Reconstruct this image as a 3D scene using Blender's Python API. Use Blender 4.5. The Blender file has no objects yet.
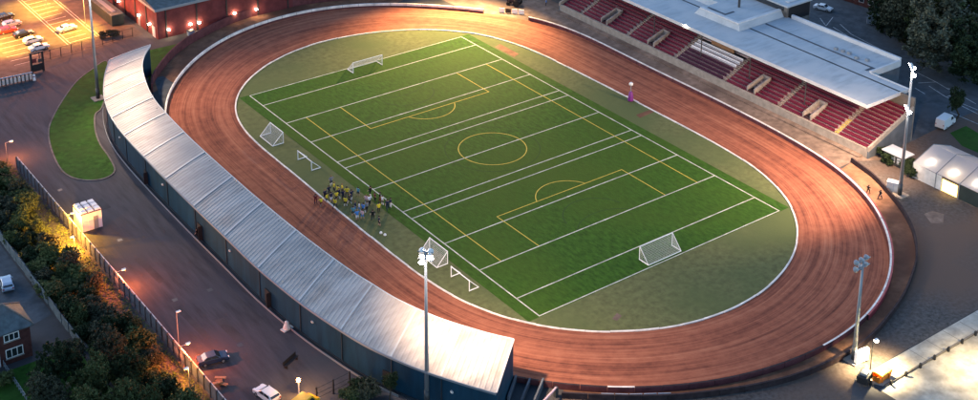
import bpy, bmesh, math, random
import numpy as np
from mathutils import Vector, Matrix
random.seed(7)
rnd = random.Random(11)
SC = bpy.context.scene
COL = SC.collection
PI = math.pi

# ------------------------------------------------------------------ camera (surveyed from the pitch markings, metres)
W_PX, FOC, CX, CY = 978.0, 1372.67, 7.565, -299.79
YAW, PIT, ROLL = 0.64075, -0.299277, 0.005916
CAM = Vector((-141.0, -189.9, 122.63))
fwd = Vector((math.cos(PIT)*math.sin(YAW), math.cos(PIT)*math.cos(YAW), math.sin(PIT)))
r0 = Vector((math.cos(YAW), -math.sin(YAW), 0)); u0 = r0.cross(fwd)
CR = r0*math.cos(ROLL) + u0*math.sin(ROLL); CU = -r0*math.sin(ROLL) + u0*math.cos(ROLL)
cd = bpy.data.cameras.new('camera'); cam = bpy.data.objects.new('camera', cd); COL.objects.link(cam)
m3 = Matrix((CR, CU, -fwd)).transposed()
cam.matrix_world = Matrix.Translation(CAM) @ m3.to_4x4()
cd.sensor_fit = 'HORIZONTAL'; cd.sensor_width = 36.0; cd.lens = FOC/W_PX*36.0
cd.shift_x = -CX/W_PX; cd.shift_y = CY/W_PX
cd.clip_start = 1.0; cd.clip_end = 6000.0
SC.camera = cam

# ------------------------------------------------------------------ sky, sun, exposure
SUN_EL, SUN_AZ = math.radians(16), math.radians(335)      # dusk, soft
world = bpy.data.worlds.new('World'); SC.world = world; world.use_nodes = True
wn = world.node_tree; bg = wn.nodes['Background']
sky = wn.nodes.new('ShaderNodeTexSky'); sky.sky_type = 'NISHITA'; sky.sun_disc = False
sky.sun_elevation = SUN_EL; sky.sun_rotation = SUN_AZ; sky.dust_density = 0.3; sky.air_density = 1.0; sky.ozone_density = 3.0
wn.links.new(sky.outputs[0], bg.inputs[0]); bg.inputs[1].default_value = 0.135
sd = bpy.data.lights.new('sun', 'SUN'); sun = bpy.data.objects.new('sun', sd); COL.objects.link(sun)
sd.energy = 0.5; sd.angle = math.radians(30); sd.color = (1.0, 0.88, 0.78)
sdir = Vector((math.sin(SUN_AZ)*math.cos(SUN_EL), math.cos(SUN_AZ)*math.cos(SUN_EL), math.sin(SUN_EL)))
sun.rotation_euler = sdir.to_track_quat('Z', 'Y').to_euler()
vs = SC.view_settings
vs.view_transform = 'Standard'; vs.look = 'None'; vs.gamma = 1.0; vs.exposure = 1.2; vs.use_curve_mapping = False

FLOOD = 60000.0        # floodlight watts per lit cluster
SODIUM = 900.0

# ------------------------------------------------------------------ helpers
def at(px, py, z=0.0):
    "survey: the point at height z that the photograph shows at (px, py)"
    d = fwd + CR*((px-489-CX)/FOC) - CU*((py-200-CY)/FOC)
    return CAM + d*((z-CAM.z)/d.z)

def tag(o, label=None, cat=None, group=None, kind=None):
    if label: o['label'] = label
    if cat: o['category'] = cat
    if group: o['group'] = group
    if kind: o['kind'] = kind
    return o

def empty(name, loc=(0,0,0), rz=0.0, label=None, cat=None, group=None):
    o = bpy.data.objects.new(name, None); COL.objects.link(o)
    o.location = loc; o.rotation_euler = (0,0,rz); o.empty_display_size = .3
    return tag(o, label, cat, group)

def copy_tree(o, parent=None):
    c = o.copy(); COL.objects.link(c); c.parent = parent
    for ch in o.children: copy_tree(ch, c)
    return c

class MB:
    def __init__(s): s.v=[]; s.f=[]; s.m=[]; s.uv=None
    def add(s, v, f, mi=0):
        n=len(s.v); s.v += [tuple(a) for a in v]; s.f += [tuple(n+i for i in q) for q in f]; s.m += [mi]*len(f); return s
    def box(s, c, d, rz=0.0, mi=0, taper=1.0):
        x,y,z=d[0]/2,d[1]/2,d[2]/2; ca,sa=math.cos(rz),math.sin(rz); v=[]
        for k in (-1,1):
            t = taper if k>0 else 1.0
            for a,b in ((-1,-1),(1,-1),(1,1),(-1,1)):
                X,Y=a*x*t,b*y*t; v.append((c[0]+X*ca-Y*sa, c[1]+X*sa+Y*ca, c[2]+k*z))
        return s.add(v, [(3,2,1,0),(4,5,6,7),(0,1,5,4),(1,2,6,5),(2,3,7,6),(3,0,4,7)], mi)
    def b2(s, x0,y0,z0,x1,y1,z1, mi=0):
        return s.box(((x0+x1)/2,(y0+y1)/2,(z0+z1)/2),(abs(x1-x0),abs(y1-y0),abs(z1-z0)),0,mi)
    def tube(s, p0, p1, r0, r1=None, n=6, mi=0, cap=True):
        p0,p1=Vector(p0),Vector(p1); r1 = r0 if r1 is None else r1
        ax=(p1-p0).normalized(); e=ax.orthogonal().normalized(); g=ax.cross(e); v=[]
        for p,r in ((p0,r0),(p1,r1)):
            for i in range(n):
                a=2*PI*i/n; v.append(p+e*(r*math.cos(a))+g*(r*math.sin(a)))
        f=[(i,(i+1)%n,n+(i+1)%n,n+i) for i in range(n)]
        if cap: f += [tuple(range(n-1,-1,-1)), tuple(range(n,2*n))]
        return s.add(v,f,mi)
    def path(s, pts, r, n=6, mi=0):
        for a,b in zip(pts[:-1],pts[1:]): s.tube(a,b,r,r,n,mi)
        return s
    def prism(s, poly, z0, z1, mi=0):
        n=len(poly); v=[(p[0],p[1],z0) for p in poly]+[(p[0],p[1],z1) for p in poly]
        f=[tuple(range(n-1,-1,-1)),tuple(range(n,2*n))]+[(i,(i+1)%n,n+(i+1)%n,n+i) for i in range(n)]
        return s.add(v,f,mi)
    def quad(s,a,b,c,d,mi=0): return s.add([a,b,c,d],[(0,1,2,3)],mi)
    def lathe(s, c, prof, n=10, mi=0):
        v=[]
        for r,z in prof:
            for i in range(n): a=2*PI*i/n; v.append((c[0]+r*math.cos(a),c[1]+r*math.sin(a),c[2]+z))
        f=[]
        for k in range(len(prof)-1):
            for i in range(n): f.append((k*n+i,k*n+(i+1)%n,(k+1)*n+(i+1)%n,(k+1)*n+i))
        f += [tuple(range(n-1,-1,-1)), tuple((len(prof)-1)*n+i for i in range(n))]
        return s.add(v,f,mi)
    def mesh(s, name):
        me=bpy.data.meshes.new(name); me.from_pydata(s.v,[],s.f); me.polygons.foreach_set('material_index', s.m); return me
    def build(s, name, mats, parent=None, smooth=False, bevel=0.0, recalc=True):
        me=s.mesh(name)
        if recalc or bevel:
            bm=bmesh.new(); bm.from_mesh(me)
            if bevel: bmesh.ops.bevel(bm, geom=[e for e in bm.edges], offset=bevel, segments=1, affect='EDGES', clamp_overlap=True)
            bmesh.ops.recalc_face_normals(bm, faces=bm.faces); bm.to_mesh(me); bm.free()
        return link(me, name, mats, parent, smooth)

def link(me, name, mats, parent=None, smooth=False):
    for m in (mats if isinstance(mats,(list,tuple)) else [mats]): me.materials.append(M[m] if isinstance(m,str) else m)
    if smooth: me.polygons.foreach_set('use_smooth',[True]*len(me.polygons))
    o=bpy.data.objects.new(name,me); COL.objects.link(o); o.parent=parent; return o

def part(name, me, parent, loc=(0,0,0), rz=0.0):
    "another object that shares mesh data"
    o=bpy.data.objects.new(name,me); COL.objects.link(o); o.parent=parent; o.location=loc; o.rotation_euler=(0,0,rz); return o

def sheet(name, pts, z, mat, kind='structure', parent=None):
    me=bpy.data.meshes.new(name); me.from_pydata([(p[0],p[1],z) for p in pts],[],[tuple(range(len(pts)))])
    bm=bmesh.new(); bm.from_mesh(me)
    for f in bm.faces:
        f.normal_update()
        if f.normal.z<0: f.normal_flip()
    bm.to_mesh(me); bm.free()
    o=link(me,name,mat,parent)
    if kind and parent is None: o['kind']=kind
    return o

def catmull(pts, n, closed=False):
    P=[Vector(p) for p in pts]; out=[]; N=len(P)
    segs=N if closed else N-1
    for i in range(segs):
        p0=P[(i-1)%N] if closed or i>0 else P[0]*2-P[1]
        p1,p2=P[i],P[(i+1)%N]
        p3=P[(i+2)%N] if closed or i+2<N else P[-1]*2-P[-2]
        for k in range(n):
            t=k/n; out.append(.5*((2*p1)+(p2-p0)*t+(2*p0-5*p1+4*p2-p3)*t*t+(3*p1-p0-3*p2+p3)*t**3))
    if not closed: out.append(P[-1])
    return out
def resample(pts, n, closed=False):
    P=np.array([tuple(p) for p in pts],float)
    if closed: P=np.vstack([P,P[:1]])
    L=np.concatenate([[0],np.cumsum(np.linalg.norm(np.diff(P,axis=0),axis=1))])
    t=np.linspace(0,L[-1],n+1)
    if closed: t=t[:-1]
    return np.stack([np.interp(t,L,P[:,k]) for k in range(P.shape[1])],-1)
def fourier(pts, n, H=9):
    P=np.array(pts,float); d=np.linalg.norm(np.diff(np.vstack([P,P[:1]]),axis=0),axis=1)
    t=np.concatenate([[0],np.cumsum(d)])[:-1]/d.sum()*2*PI
    def basis(t): return np.stack([np.ones_like(t)]+[g(k*t) for k in range(1,H+1) for g in (np.cos,np.sin)],-1)
    c,_,_,_=np.linalg.lstsq(basis(t),P,rcond=None)
    q=basis(np.linspace(0,2*PI,2000,endpoint=False))@c
    return resample(q,n,True)
def normals2(P, closed=True):
    if closed: T=np.roll(P,-1,0)-np.roll(P,1,0)
    else:
        T=np.gradient(P,axis=0)
    T/=np.linalg.norm(T,axis=1)[:,None]; return np.stack([T[:,1],-T[:,0]],-1)

# ------------------------------------------------------------------ materials
M={}
def mat(name, col, rough=.8, metal=0.0, var=0.0, scale=1.0, col2=None, bump=0.0, bscale=None, spec=None, detail=6, emit=None, estr=0.0, alpha=1.0, trans=0.0, ramp=(.35,.65), big=None, stretch=None):
    m=bpy.data.materials.new(name); m.use_nodes=True; nt=m.node_tree; b=nt.nodes['Principled BSDF']
    b.inputs['Base Color'].default_value=(*col,1); b.inputs['Roughness'].default_value=rough; b.inputs['Metallic'].default_value=metal
    b.inputs['Specular IOR Level'].default_value=(.5 if rough<.7 else .12) if spec is None else spec
    if trans: b.inputs['Transmission Weight'].default_value=trans
    if alpha<1: b.inputs['Alpha'].default_value=alpha
    if emit: b.inputs['Emission Color'].default_value=(*emit,1); b.inputs['Emission Strength'].default_value=estr
    if var or col2 or bump:
        tc=nt.nodes.new('ShaderNodeTexCoord')
        gp=nt.nodes.new('ShaderNodeNewGeometry')
        n=nt.nodes.new('ShaderNodeTexNoise'); n.inputs['Scale'].default_value=scale; n.inputs['Detail'].default_value=detail; n.inputs['Roughness'].default_value=.62
        if stretch:
            mp=nt.nodes.new('ShaderNodeMapping'); mp.inputs['Scale'].default_value=stretch; nt.links.new(gp.outputs['Position'],mp.inputs['Vector']); nt.links.new(mp.outputs[0],n.inputs['Vector'])
        else: nt.links.new(gp.outputs['Position'],n.inputs['Vector'])
        c2=col2 or tuple(max(0,c*(1-var)) for c in col); c1=col if col2 else tuple(c*(1+var) for c in col)
        rp=nt.nodes.new('ShaderNodeValToRGB'); rp.color_ramp.elements[0].position=ramp[0]; rp.color_ramp.elements[1].position=ramp[1]
        rp.color_ramp.elements[0].color=(*c2,1); rp.color_ramp.elements[1].color=(*c1,1)
        nt.links.new(n.outputs['Fac'],rp.inputs['Fac'])
        out=rp.outputs['Color']
        if big:
            n2=nt.nodes.new('ShaderNodeTexNoise'); n2.inputs['Scale'].default_value=big[0]; n2.inputs['Detail'].default_value=4
            nt.links.new(gp.outputs['Position'],n2.inputs['Vector'])
            r2=nt.nodes.new('ShaderNodeValToRGB'); r2.color_ramp.elements[0].position=big[2]; r2.color_ramp.elements[1].position=big[3]
            mx=nt.nodes.new('ShaderNodeMixRGB'); mx.inputs['Color2'].default_value=(*big[1],1)
            nt.links.new(n2.outputs['Fac'],r2.inputs['Fac']); nt.links.new(r2.outputs['Color'],mx.inputs['Fac']); nt.links.new(out,mx.inputs['Color1']); out=mx.outputs['Color']
        nt.links.new(out,b.inputs['Base Color'])
        if bump:
            bp=nt.nodes.new('ShaderNodeBump'); bp.inputs['Strength'].default_value=bump; bp.inputs['Distance'].default_value=.1
            nb=nt.nodes.new('ShaderNodeTexNoise'); nb.inputs['Scale'].default_value=bscale or scale*3; nb.inputs['Detail'].default_value=5
            nt.links.new(gp.outputs['Position'],nb.inputs['Vector']); nt.links.new(nb.outputs['Fac'],bp.inputs['Height']); nt.links.new(bp.outputs['Normal'],b.inputs['Normal'])
    M[name]=m; return m

mat('ground',(.06,.062,.068),.9,var=.35,scale=.12,bump=.4,bscale=2.5,big=(.03,(.075,.066,.062),.45,.7))
mat('asphalt',(.066,.065,.072),.85,var=.24,scale=.9,bump=.3,bscale=3,big=(.09,(.070,.070,.080),.42,.68),stretch=(1,.12,1))
mat('asphalt_blue',(.072,.084,.096),.85,var=.28,scale=.5,bump=.3,bscale=3,big=(.06,(.09,.098,.108),.5,.7))
mat('carpark',(.09,.078,.072),.85,var=.25,scale=.5,big=(.06,(.06,.055,.055),.5,.65))
mat('dirt_path',(.20,.105,.065),.95,var=.3,scale=.5,bump=.4,bscale=2,big=(.09,(.12,.06,.04),.45,.65))
mat('gravel',(.090,.084,.080),.95,var=.40,scale=1.6,bump=.6,bscale=3,big=(.035,(.14,.094,.072),.42,.6))
mat('apron',(.20,.145,.115),.9,var=.3,scale=.6,big=(.12,(.12,.085,.07),.45,.65))
mat('concrete',(.30,.26,.22),.85,var=.18,scale=.8)
mat('concrete_dark',(.16,.145,.13),.9,var=.25,scale=.7)
mat('concrete_road',(.42,.39,.33),.9,var=.25,scale=.5,big=(.2,(.22,.21,.19),.5,.7))
mat('infield',(.112,.124,.052),.95,var=.22,scale=.9,detail=9,bump=.4,bscale=4,big=(.05,(.088,.112,.044),.42,.62))
mat('turf',(.030,.084,.009),.9,var=.36,scale=1.1,detail=10,bump=.5,bscale=5,big=(.03,(.046,.088,.010),.40,.70),stretch=(1.5,.6,1))
mat('verge',(.07,.085,.025),.95,var=.4,scale=.8,bump=.5,bscale=4,big=(.1,(.12,.085,.04),.45,.65))
mat('lawn',(.030,.092,.012),.95,var=.4,scale=.7,bump=.6,bscale=4,big=(.15,(.04,.085,.015),.4,.65))
mat('line_white',(.48,.48,.42),.8,var=.3,scale=.6)
mat('line_yellow',(.52,.40,.07),.8,var=.15,scale=1.5)
mat('line_dark',(.028,.06,.016),.9)
mat('paint_worn',(.42,.42,.42),.8,var=.35,scale=1.2)
mat('white',(.78,.77,.74),.6,var=.06,scale=1.0)
mat('white_dirty',(.60,.58,.55),.75,var=.15,scale=.8)
mat('board_white',(.70,.66,.61),.75,var=.22,scale=.5)
mat('red_fence',(.28,.035,.045),.6,var=.15,scale=.8)
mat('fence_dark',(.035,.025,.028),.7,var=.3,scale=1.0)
mat('maroon_wall',(.115,.042,.045),.8,var=.25,scale=.7)
mat('net',(.6,.6,.6),.8)
mat('tube_white',(.8,.8,.8),.45)
mat('roof_metal',(.385,.35,.32),.5,metal=.1,var=.15,scale=.5,spec=.4,big=(.12,(.32,.295,.275),.48,.72),stretch=(.25,1.6,1))
mat('roof_metal_b',(.36,.33,.305),.5,metal=.1,var=.18,scale=.6,spec=.4,big=(.15,(.27,.25,.235),.45,.7),stretch=(.25,1.6,1)); mat('roof_metal_c',(.375,.345,.32),.5,metal=.1,var=.18,scale=.4,spec=.4,big=(.18,(.28,.24,.21),.5,.72),stretch=(.25,1.6,1))
mat('seam',(.50,.49,.48),.5,metal=.2)
mat('teal_cladding',(.006,.038,.068),.6,var=.3,scale=.5,spec=.2,stretch=(1,1,.2))
mat('teal_dark',(.012,.022,.032),.6)
mat('stand_roof',(.33,.385,.425),.65,var=.14,scale=.7,big=(.2,(.40,.44,.465),.42,.62),stretch=(.3,1.5,1))
mat('roof_edge',(.50,.52,.54),.6,var=.08,scale=.6)
mat('roof_dark',(.085,.10,.12),.8,var=.2,scale=.4)
mat('black',(.012,.012,.014),.6)
mat('seat_maroon',(.135,.010,.032),.5)
mat('seat_purple',(.05,.008,.03),.5)
mat('seat_white',(.68,.66,.68),.5)
mat('terrace',(.46,.34,.33),.85,var=.2,scale=.8)
mat('stair',(.30,.23,.18),.9,var=.2,scale=1.0)
mat('entrance_concrete',(.27,.235,.215),.85,var=.25,scale=1.2)
mat('wood',(.30,.15,.07),.6,var=.2,scale=1.5)
mat('brick',(.125,.034,.036),.85,var=.2,scale=.6)
mat('brick_house',(.085,.034,.03),.85,var=.25,scale=1.2)
mat('slate',(.085,.105,.115),.7,var=.3,scale=.9)
mat('steel',(.28,.30,.32),.45,metal=.6)
mat('steel_dark',(.06,.065,.07),.5,metal=.4)
mat('galv',(.24,.27,.30),.5,metal=.3)
mat('glass_dark',(.02,.025,.03),.12,spec=.8)
mat('lens_off',(.55,.60,.66),.2,spec=.8)
mat('lens_flood',(1,.9,.85),.4,emit=(1,.80,.66),estr=150)
mat('lens_wall',(1,.9,.8),.4,emit=(1,.72,.45),estr=45)
mat('lens_sodium',(1,.7,.3),.4,emit=(1,.42,.10),estr=30)
mat('lens_white',(1,1,.9),.4,emit=(1,.88,.65),estr=45)
mat('bark',(.06,.045,.032),.9,var=.3,scale=4)
mat('leaf_a',(.060,.080,.030),.7,var=.4,scale=2.0)
mat('leaf_b',(.092,.112,.038),.7,var=.4,scale=2.0)
mat('leaf_c',(.055,.062,.038),.75,var=.4,scale=2.0)
mat('leaf_d',(.026,.042,.018),.7,var=.4,scale=2.0)
mat('leaf_e',(.095,.10,.066),.75,var=.4,scale=2.0)
mat('tyre',(.02,.02,.02),.8); mat('rim',(.45,.45,.46),.35,metal=.7)
mat('car_white',(.72,.72,.72),.25,spec=.6); mat('car_silver',(.42,.44,.47),.3,metal=.4); mat('car_black',(.018,.018,.02),.22,spec=.6)
mat('car_blue',(.02,.035,.07),.25,spec=.6); mat('car_red',(.30,.03,.025),.25,spec=.6); mat('car_ice',(.38,.46,.55),.3,metal=.2)
mat('car_yellow',(.75,.42,.02),.3,spec=.6)
mat('lamp_red',(.35,.01,.01),.3); mat('lamp_clear',(.75,.75,.72),.15)
mat('container_green',(.02,.032,.028),.6,var=.2,scale=.7)
mat('skip_orange',(.75,.22,.02),.6,var=.1,scale=1.0); mat('skip_green',(.35,.52,.05),.6)
mat('skin',(.42,.26,.19),.6); mat('hair',(.03,.02,.015),.7); mat('hair_light',(.20,.12,.05),.7)
for n_,c_ in dict(yellow=(.75,.58,.04),navy=(.02,.025,.055),black_kit=(.015,.015,.018),blue=(.06,.22,.55),white_kit=(.72,.72,.74),maroon_kit=(.14,.02,.03),teal_kit=(.10,.30,.36),pink_kit=(.65,.42,.45),grey_kit=(.18,.19,.21)).items(): mat(n_,c_,.75)
mat('purple_pad',(.17,.02,.19),.6)
mat('kiosk_panel',(.72,.68,.66),.5); mat('kiosk_roof',(.74,.66,.66),.5)
mat('pane_glow',(.8,.6,.3),.5,emit=(1,.62,.12),estr=3.0)

def tent_mat():
    m=bpy.data.materials.new('tent_sheet'); m.use_nodes=True; nt=m.node_tree; b=nt.nodes['Principled BSDF']; out=nt.nodes['Material Output']
    b.inputs['Base Color'].default_value=(.48,.47,.50,1); b.inputs['Roughness'].default_value=.6
    t=nt.nodes.new('ShaderNodeBsdfTranslucent'); t.inputs['Color'].default_value=(.75,.70,.68,1)
    mx=nt.nodes.new('ShaderNodeMixShader'); mx.inputs[0].default_value=.45
    nt.links.new(b.outputs[0],mx.inputs[1]); nt.links.new(t.outputs[0],mx.inputs[2]); nt.links.new(mx.outputs[0],out.inputs[0]); M['tent_sheet']=m
tent_mat()

def track_mat():
    m=bpy.data.materials.new('track_shale'); m.use_nodes=True; nt=m.node_tree; L=nt.links.new; b=nt.nodes['Principled BSDF']; b.inputs['Roughness'].default_value=.9; b.inputs['Specular IOR Level'].default_value=.15
    uv=nt.nodes.new('ShaderNodeUVMap'); sp=nt.nodes.new('ShaderNodeSeparateXYZ'); L(uv.outputs[0],sp.inputs[0])
    def mth(op,a,v=None):
        n=nt.nodes.new('ShaderNodeMath'); n.operation=op; L(a,n.inputs[0])
        if v is not None:
            if isinstance(v,(int,float)): n.inputs[1].default_value=v
            else: L(v,n.inputs[1])
        return n.outputs[0]
    th=mth('MULTIPLY',sp.outputs[0],2*PI); c=mth('COSINE',th); s=mth('SINE',th)
    def streak(R,K,det,off):
        cb=nt.nodes.new('ShaderNodeCombineXYZ'); L(mth('MULTIPLY',c,R),cb.inputs[0]); L(mth('MULTIPLY',s,R),cb.inputs[1]); L(mth('ADD',mth('MULTIPLY',sp.outputs[1],K),off),cb.inputs[2])
        n=nt.nodes.new('ShaderNodeTexNoise'); n.inputs['Scale'].default_value=1; n.inputs['Detail'].default_value=det; n.inputs['Roughness'].default_value=.6; L(cb.outputs[0],n.inputs['Vector']); return n.outputs['Fac']
    a1=streak(1.3,20,6,0); a2=streak(3.5,75,5,9.3); a3=streak(2.2,5,4,3.1)
    gp=nt.nodes.new('ShaderNodeNewGeometry'); nz=nt.nodes.new('ShaderNodeTexNoise'); nz.inputs['Scale'].default_value=.5; nz.inputs['Detail'].default_value=8; nz.inputs['Roughness'].default_value=.7; L(gp.outputs['Position'],nz.inputs['Vector'])
    mixv=mth('ADD',mth('ADD',mth('MULTIPLY',a1,.34),mth('MULTIPLY',a2,.28)),mth('ADD',mth('MULTIPLY',a3,.22),mth('MULTIPLY',nz.outputs['Fac'],.24)))
    rp=nt.nodes.new('ShaderNodeValToRGB'); e=rp.color_ramp.elements
    e[0].position=.42; e[0].color=(.095,.033,.022,1); e[1].position=.68; e[1].color=(.38,.158,.094,1)
    k=e.new(.49); k.color=(.185,.061,.038,1); k=e.new(.56); k.color=(.285,.099,.058,1)
    L(mixv,rp.inputs['Fac']); L(rp.outputs[0],b.inputs['Base Color'])
    bp=nt.nodes.new('ShaderNodeBump'); bp.inputs['Strength'].default_value=.9; bp.inputs['Distance'].default_value=.35; L(mixv,bp.inputs['Height']); L(bp.outputs[0],b.inputs['Normal'])
    M['track_shale']=m
track_mat()

# ------------------------------------------------------------------ the ground and its sheets
sheet('ground',[(-1500,-900),(1500,-900),(1500,2500),(-1500,2500)],0,'ground')

INNER=[(-29.1,48.9),(-25.4,53.3),(-19.9,57.8),(-14.0,61.2),(-7.5,63.1),(0.6,64.1),(8.6,62.9),(16.6,59.7),(23.7,55.1),(29.3,49.1),(32.7,42.5),(34.6,32.2),(35.8,20.6),(35.8,10.2),(35.8,3.4),(36.0,-6.3),(36.0,-14.9),(36.0,-19.4),(35.5,-26.3),(35.2,-31.5),(34.3,-36.7),(32.7,-41.6),(30.9,-45.7),(28.9,-49.2),(26.5,-52.3),(24.1,-54.7),(21.0,-57.2),(17.8,-59.2),(13.7,-61.3),(8.3,-63.1),(3.3,-64.1),(0,-64.2),(-5.4,-63.8),(-9.9,-62.9),(-15.2,-61.0),(-19.8,-58.4),(-23.9,-54.8),(-27.2,-51.1),(-29.8,-47.7),(-31.5,-44.6),(-32.5,-42.4),(-33.8,-38.4),(-34.6,-32.8),(-35.2,-27.6),(-35.5,-20.1),(-35.4,-10.3),(-35.5,-4),(-35.5,1.3),(-35.4,4.7),(-35.3,16),(-35.2,27.4),(-34.5,35.2),(-32.5,42.7)]
OUTER=[(-41.4,55.2),(-37.4,61.5),(-31.9,67.6),(-25.4,72.7),(-18.5,77.2),(-10.3,80.1),(-2.8,81.2),(6.1,80.6),(14.3,78.6),(19.8,76.2),(25.4,72.1),(31.3,66.3),(36.4,60.2),(42.0,53.5),(46.0,46.2),(47.7,39.4),(48.6,30.5),(48.9,16.6),(48.9,3.3),(48.8,-9.8),(48.6,-17.4),(48.3,-27.4),(47.4,-38.1),(45.6,-45.1),(44.6,-48.4),(42.2,-54.5),(38.8,-60),(34.4,-65.2),(30.2,-69.3),(24.5,-73.3),(17.3,-76.9),(11.3,-78.5),(4.9,-79.5),(.8,-79.7),(-6.1,-78.9),(-13.8,-76.9),(-19.3,-74.9),(-23.3,-73),(-27.9,-70.3),(-31.5,-67.2),(-35.5,-63.2),(-37.2,-61),(-39.4,-58.2),(-42.8,-53.5),(-45.5,-47.5),(-47.8,-39),(-48.8,-28),(-49,-14),(-49,0),(-49,14),(-48.8,28),(-47.5,40),(-44.8,49)]
NI=360
inn=fourier(INNER,NI,9); outr=fourier(OUTER,NI,9)
sheet('infield',[tuple(p) for p in inn],.012,'infield')

# track ring, matched by angle
def ring_match(A,B):
    # for each point of A pick the closest resampled point on B, monotone by angle
    out=[]
    angB=np.unwrap(np.arctan2(B[:,1]/1.55,B[:,0])); s=np.argsort(angB)
    for p in A:
        a=math.atan2(p[1]/1.7,p[0]); best=np.interp([a],np.concatenate([angB[s]-2*PI,angB[s],angB[s]+2*PI]),np.tile(np.arange(len(B))[s],3))
        i=int(round(best[0]))%len(B); out.append(B[i])
    return np.array(out)
def dense_match(A,curve):
    D=fourier(curve,6000,9); ang=np.arctan2(D[:,1]/1.6,D[:,0]); s=np.argsort(ang); ang=ang[s]; D=D[s]
    a=np.arctan2(A[:,1]/1.75,A[:,0])
    X=np.interp(a,np.concatenate([ang-2*PI,ang,ang+2*PI]),np.tile(D[:,0],3)); Y=np.interp(a,np.concatenate([ang-2*PI,ang,ang+2*PI]),np.tile(D[:,1],3))
    return np.stack([X,Y],-1)
def ring_mesh(A,B,z,nv,name,mat_):
    N=len(A); v=[]; f=[]; uvs=[]
    for i in range(N+1):
        for k in range(nv+1):
            t=k/nv; p=A[i%N]*(1-t)+B[i%N]*t; v.append((p[0],p[1],z)); uvs.append((i/N,t))
    for i in range(N):
        for k in range(nv):
            a=i*(nv+1)+k; f.append((a,a+1,a+nv+2,a+nv+1))
    me=bpy.data.meshes.new(name); me.from_pydata(v,[],f); ul=me.uv_layers.new(name='UVMap')
    for lp in me.loops: ul.data[lp.index].uv=uvs[lp.vertex_index]
    bm=bmesh.new(); bm.from_mesh(me)
    for fc in bm.faces:
        fc.normal_update()
        if fc.normal.z<0: fc.normal_flip()
    bm.to_mesh(me); bm.free()
    o=link(me,name,mat_); o['kind']='structure'; return o
trk_out=dense_match(inn,OUTER)
ring_mesh(inn,trk_out,.024,8,'track','track_shale')

# outer dirt path round the near end and the concrete apron before the main stand
OWALL=[(51.4,-44),(49.5,-51),(45.9,-58.2),(42.7,-63.2),(39.1,-67.5),(34.2,-71.8),(29.0,-75),(22,-78.4),(14.6,-80.9),(8.6,-82.4),(3.1,-82.9),(-2.1,-82.7),(-8.4,-81.7),(-15.6,-79.3),(-24.2,-75),(-31,-70.2),(-36.5,-65.5)]
owall=resample(catmull([Vector((x,y,0)) for x,y in OWALL],8),90)[:,:2]
sheet('perimeter_path',[tuple(p) for p in owall]+[(-30,-60),(0,-66),(28,-60),(40,-46)],.008,'dirt_path')
sheet('stand_apron',[(40,-44),(51.8,-44),(57,-47),(58,49),(57,70),(36,72),(40,40)],.016,'apron')
sheet('yard',[(52,-44.5),(140,-44.5),(140,-86.8),(30,-86.8),(0,-86.8),(-20,-100),(-40,-100),(-40,-66),(-36.5,-66)]+[tuple(p) for p in owall[::-1]],.004,'gravel')
sheet('service_road',[(-79,-70),(-40,-70),(-47,-64),(-52,-58),(-57.6,-42),(-59,-25),(-59,30),(-57.5,45),(-48,71),(-36,84),(-31,86),(-31,140),(-47,97),(-66,83),(-78,80)],.010,'asphalt')
sheet('car_park',[(-90,82),(-68,82),(-60,85),(-38,91.5),(-31.5,92),(-31.5,170),(-90,170)],.014,'carpark')
sheet('town_road',[(80,-44),(84,-20),(86,60),(130,60),(150,-30),(150,-50)],.010,'asphalt_blue')
sheet('stand_yard',[(56,-46),(80,-44.6),(84,-20),(70,-20),(66,-44)],.007,'asphalt_blue')
sheet('concrete_lane',[(0,-87.0),(60,-87.0),(60,-90.3),(2.0,-90.3)],.018,'concrete_road')
sheet('side_road',[(1,-90.6),(70,-90.6),(70,-112),(1,-112)],.010,'concrete_road')
sheet('verge',[(-85.6,70),(-75.8,62),(-75.8,-60),(-85.6,-60)],.006,'verge')
sheet('residential_lane',[(-97,30),(-87,42),(-86.6,42),(-86.6,-4),(-90,-5),(-97,-4)],.010,'asphalt_blue')
sheet('garden',[(-110,-60),(-86.6,-60),(-86.6,-14),(-110,-14)],.008,'lawn')

# grass island beside the curved stand, with a kerb
ISL=[at(*p) for p in [(107,62),(92,70),(77,82),(65,98),(55,115),(49.5,130),(51.5,147),(60,166.8),(71,176.6),(88.3,180.3),(105.5,177.9),(114,170.5),(108,157),(99.4,144.7),(94.5,130),(94.5,115),(101,108),(106,90)]]
isl=[tuple(p)[:2] for p in catmull([Vector((p.x,p.y,0)) for p in ISL],5,True)]
isl_o=sheet('grass_island',isl,.10,'lawn')
P=np.array(isl); Nn=normals2(P)
if ((P*Nn).sum()-0)>0 and False: pass
cen=P.mean(0); sg=np.sign(((P-cen)*Nn).sum()); Q=P+Nn*sg*.28
k=MB()
for i in range(len(P)):
    j=(i+1)%len(P); k.add([(P[i][0],P[i][1],0),(P[j][0],P[j][1],0),(Q[j][0],Q[j][1],0),(Q[i][0],Q[i][1],0),(P[i][0],P[i][1],.13),(P[j][0],P[j][1],.13),(Q[j][0],Q[j][1],.13),(Q[i][0],Q[i][1],.13)],[(4,5,6,7),(2,3,7,6),(0,1,5,4)])
k.build('kerb','concrete_dark',isl_o)
sheet('grass_bank',[tuple(at(*p))[:2] for p in [(143,52),(169,46),(181,43.5),(168,60),(157,75),(150,82),(143,66)]],.09,'lawn')
sheet('dirt_corner',[tuple(at(*p))[:2] for p in [(164,110),(154,78),(163,76),(175,84),(172,100)]],.013,'asphalt_blue')

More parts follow.
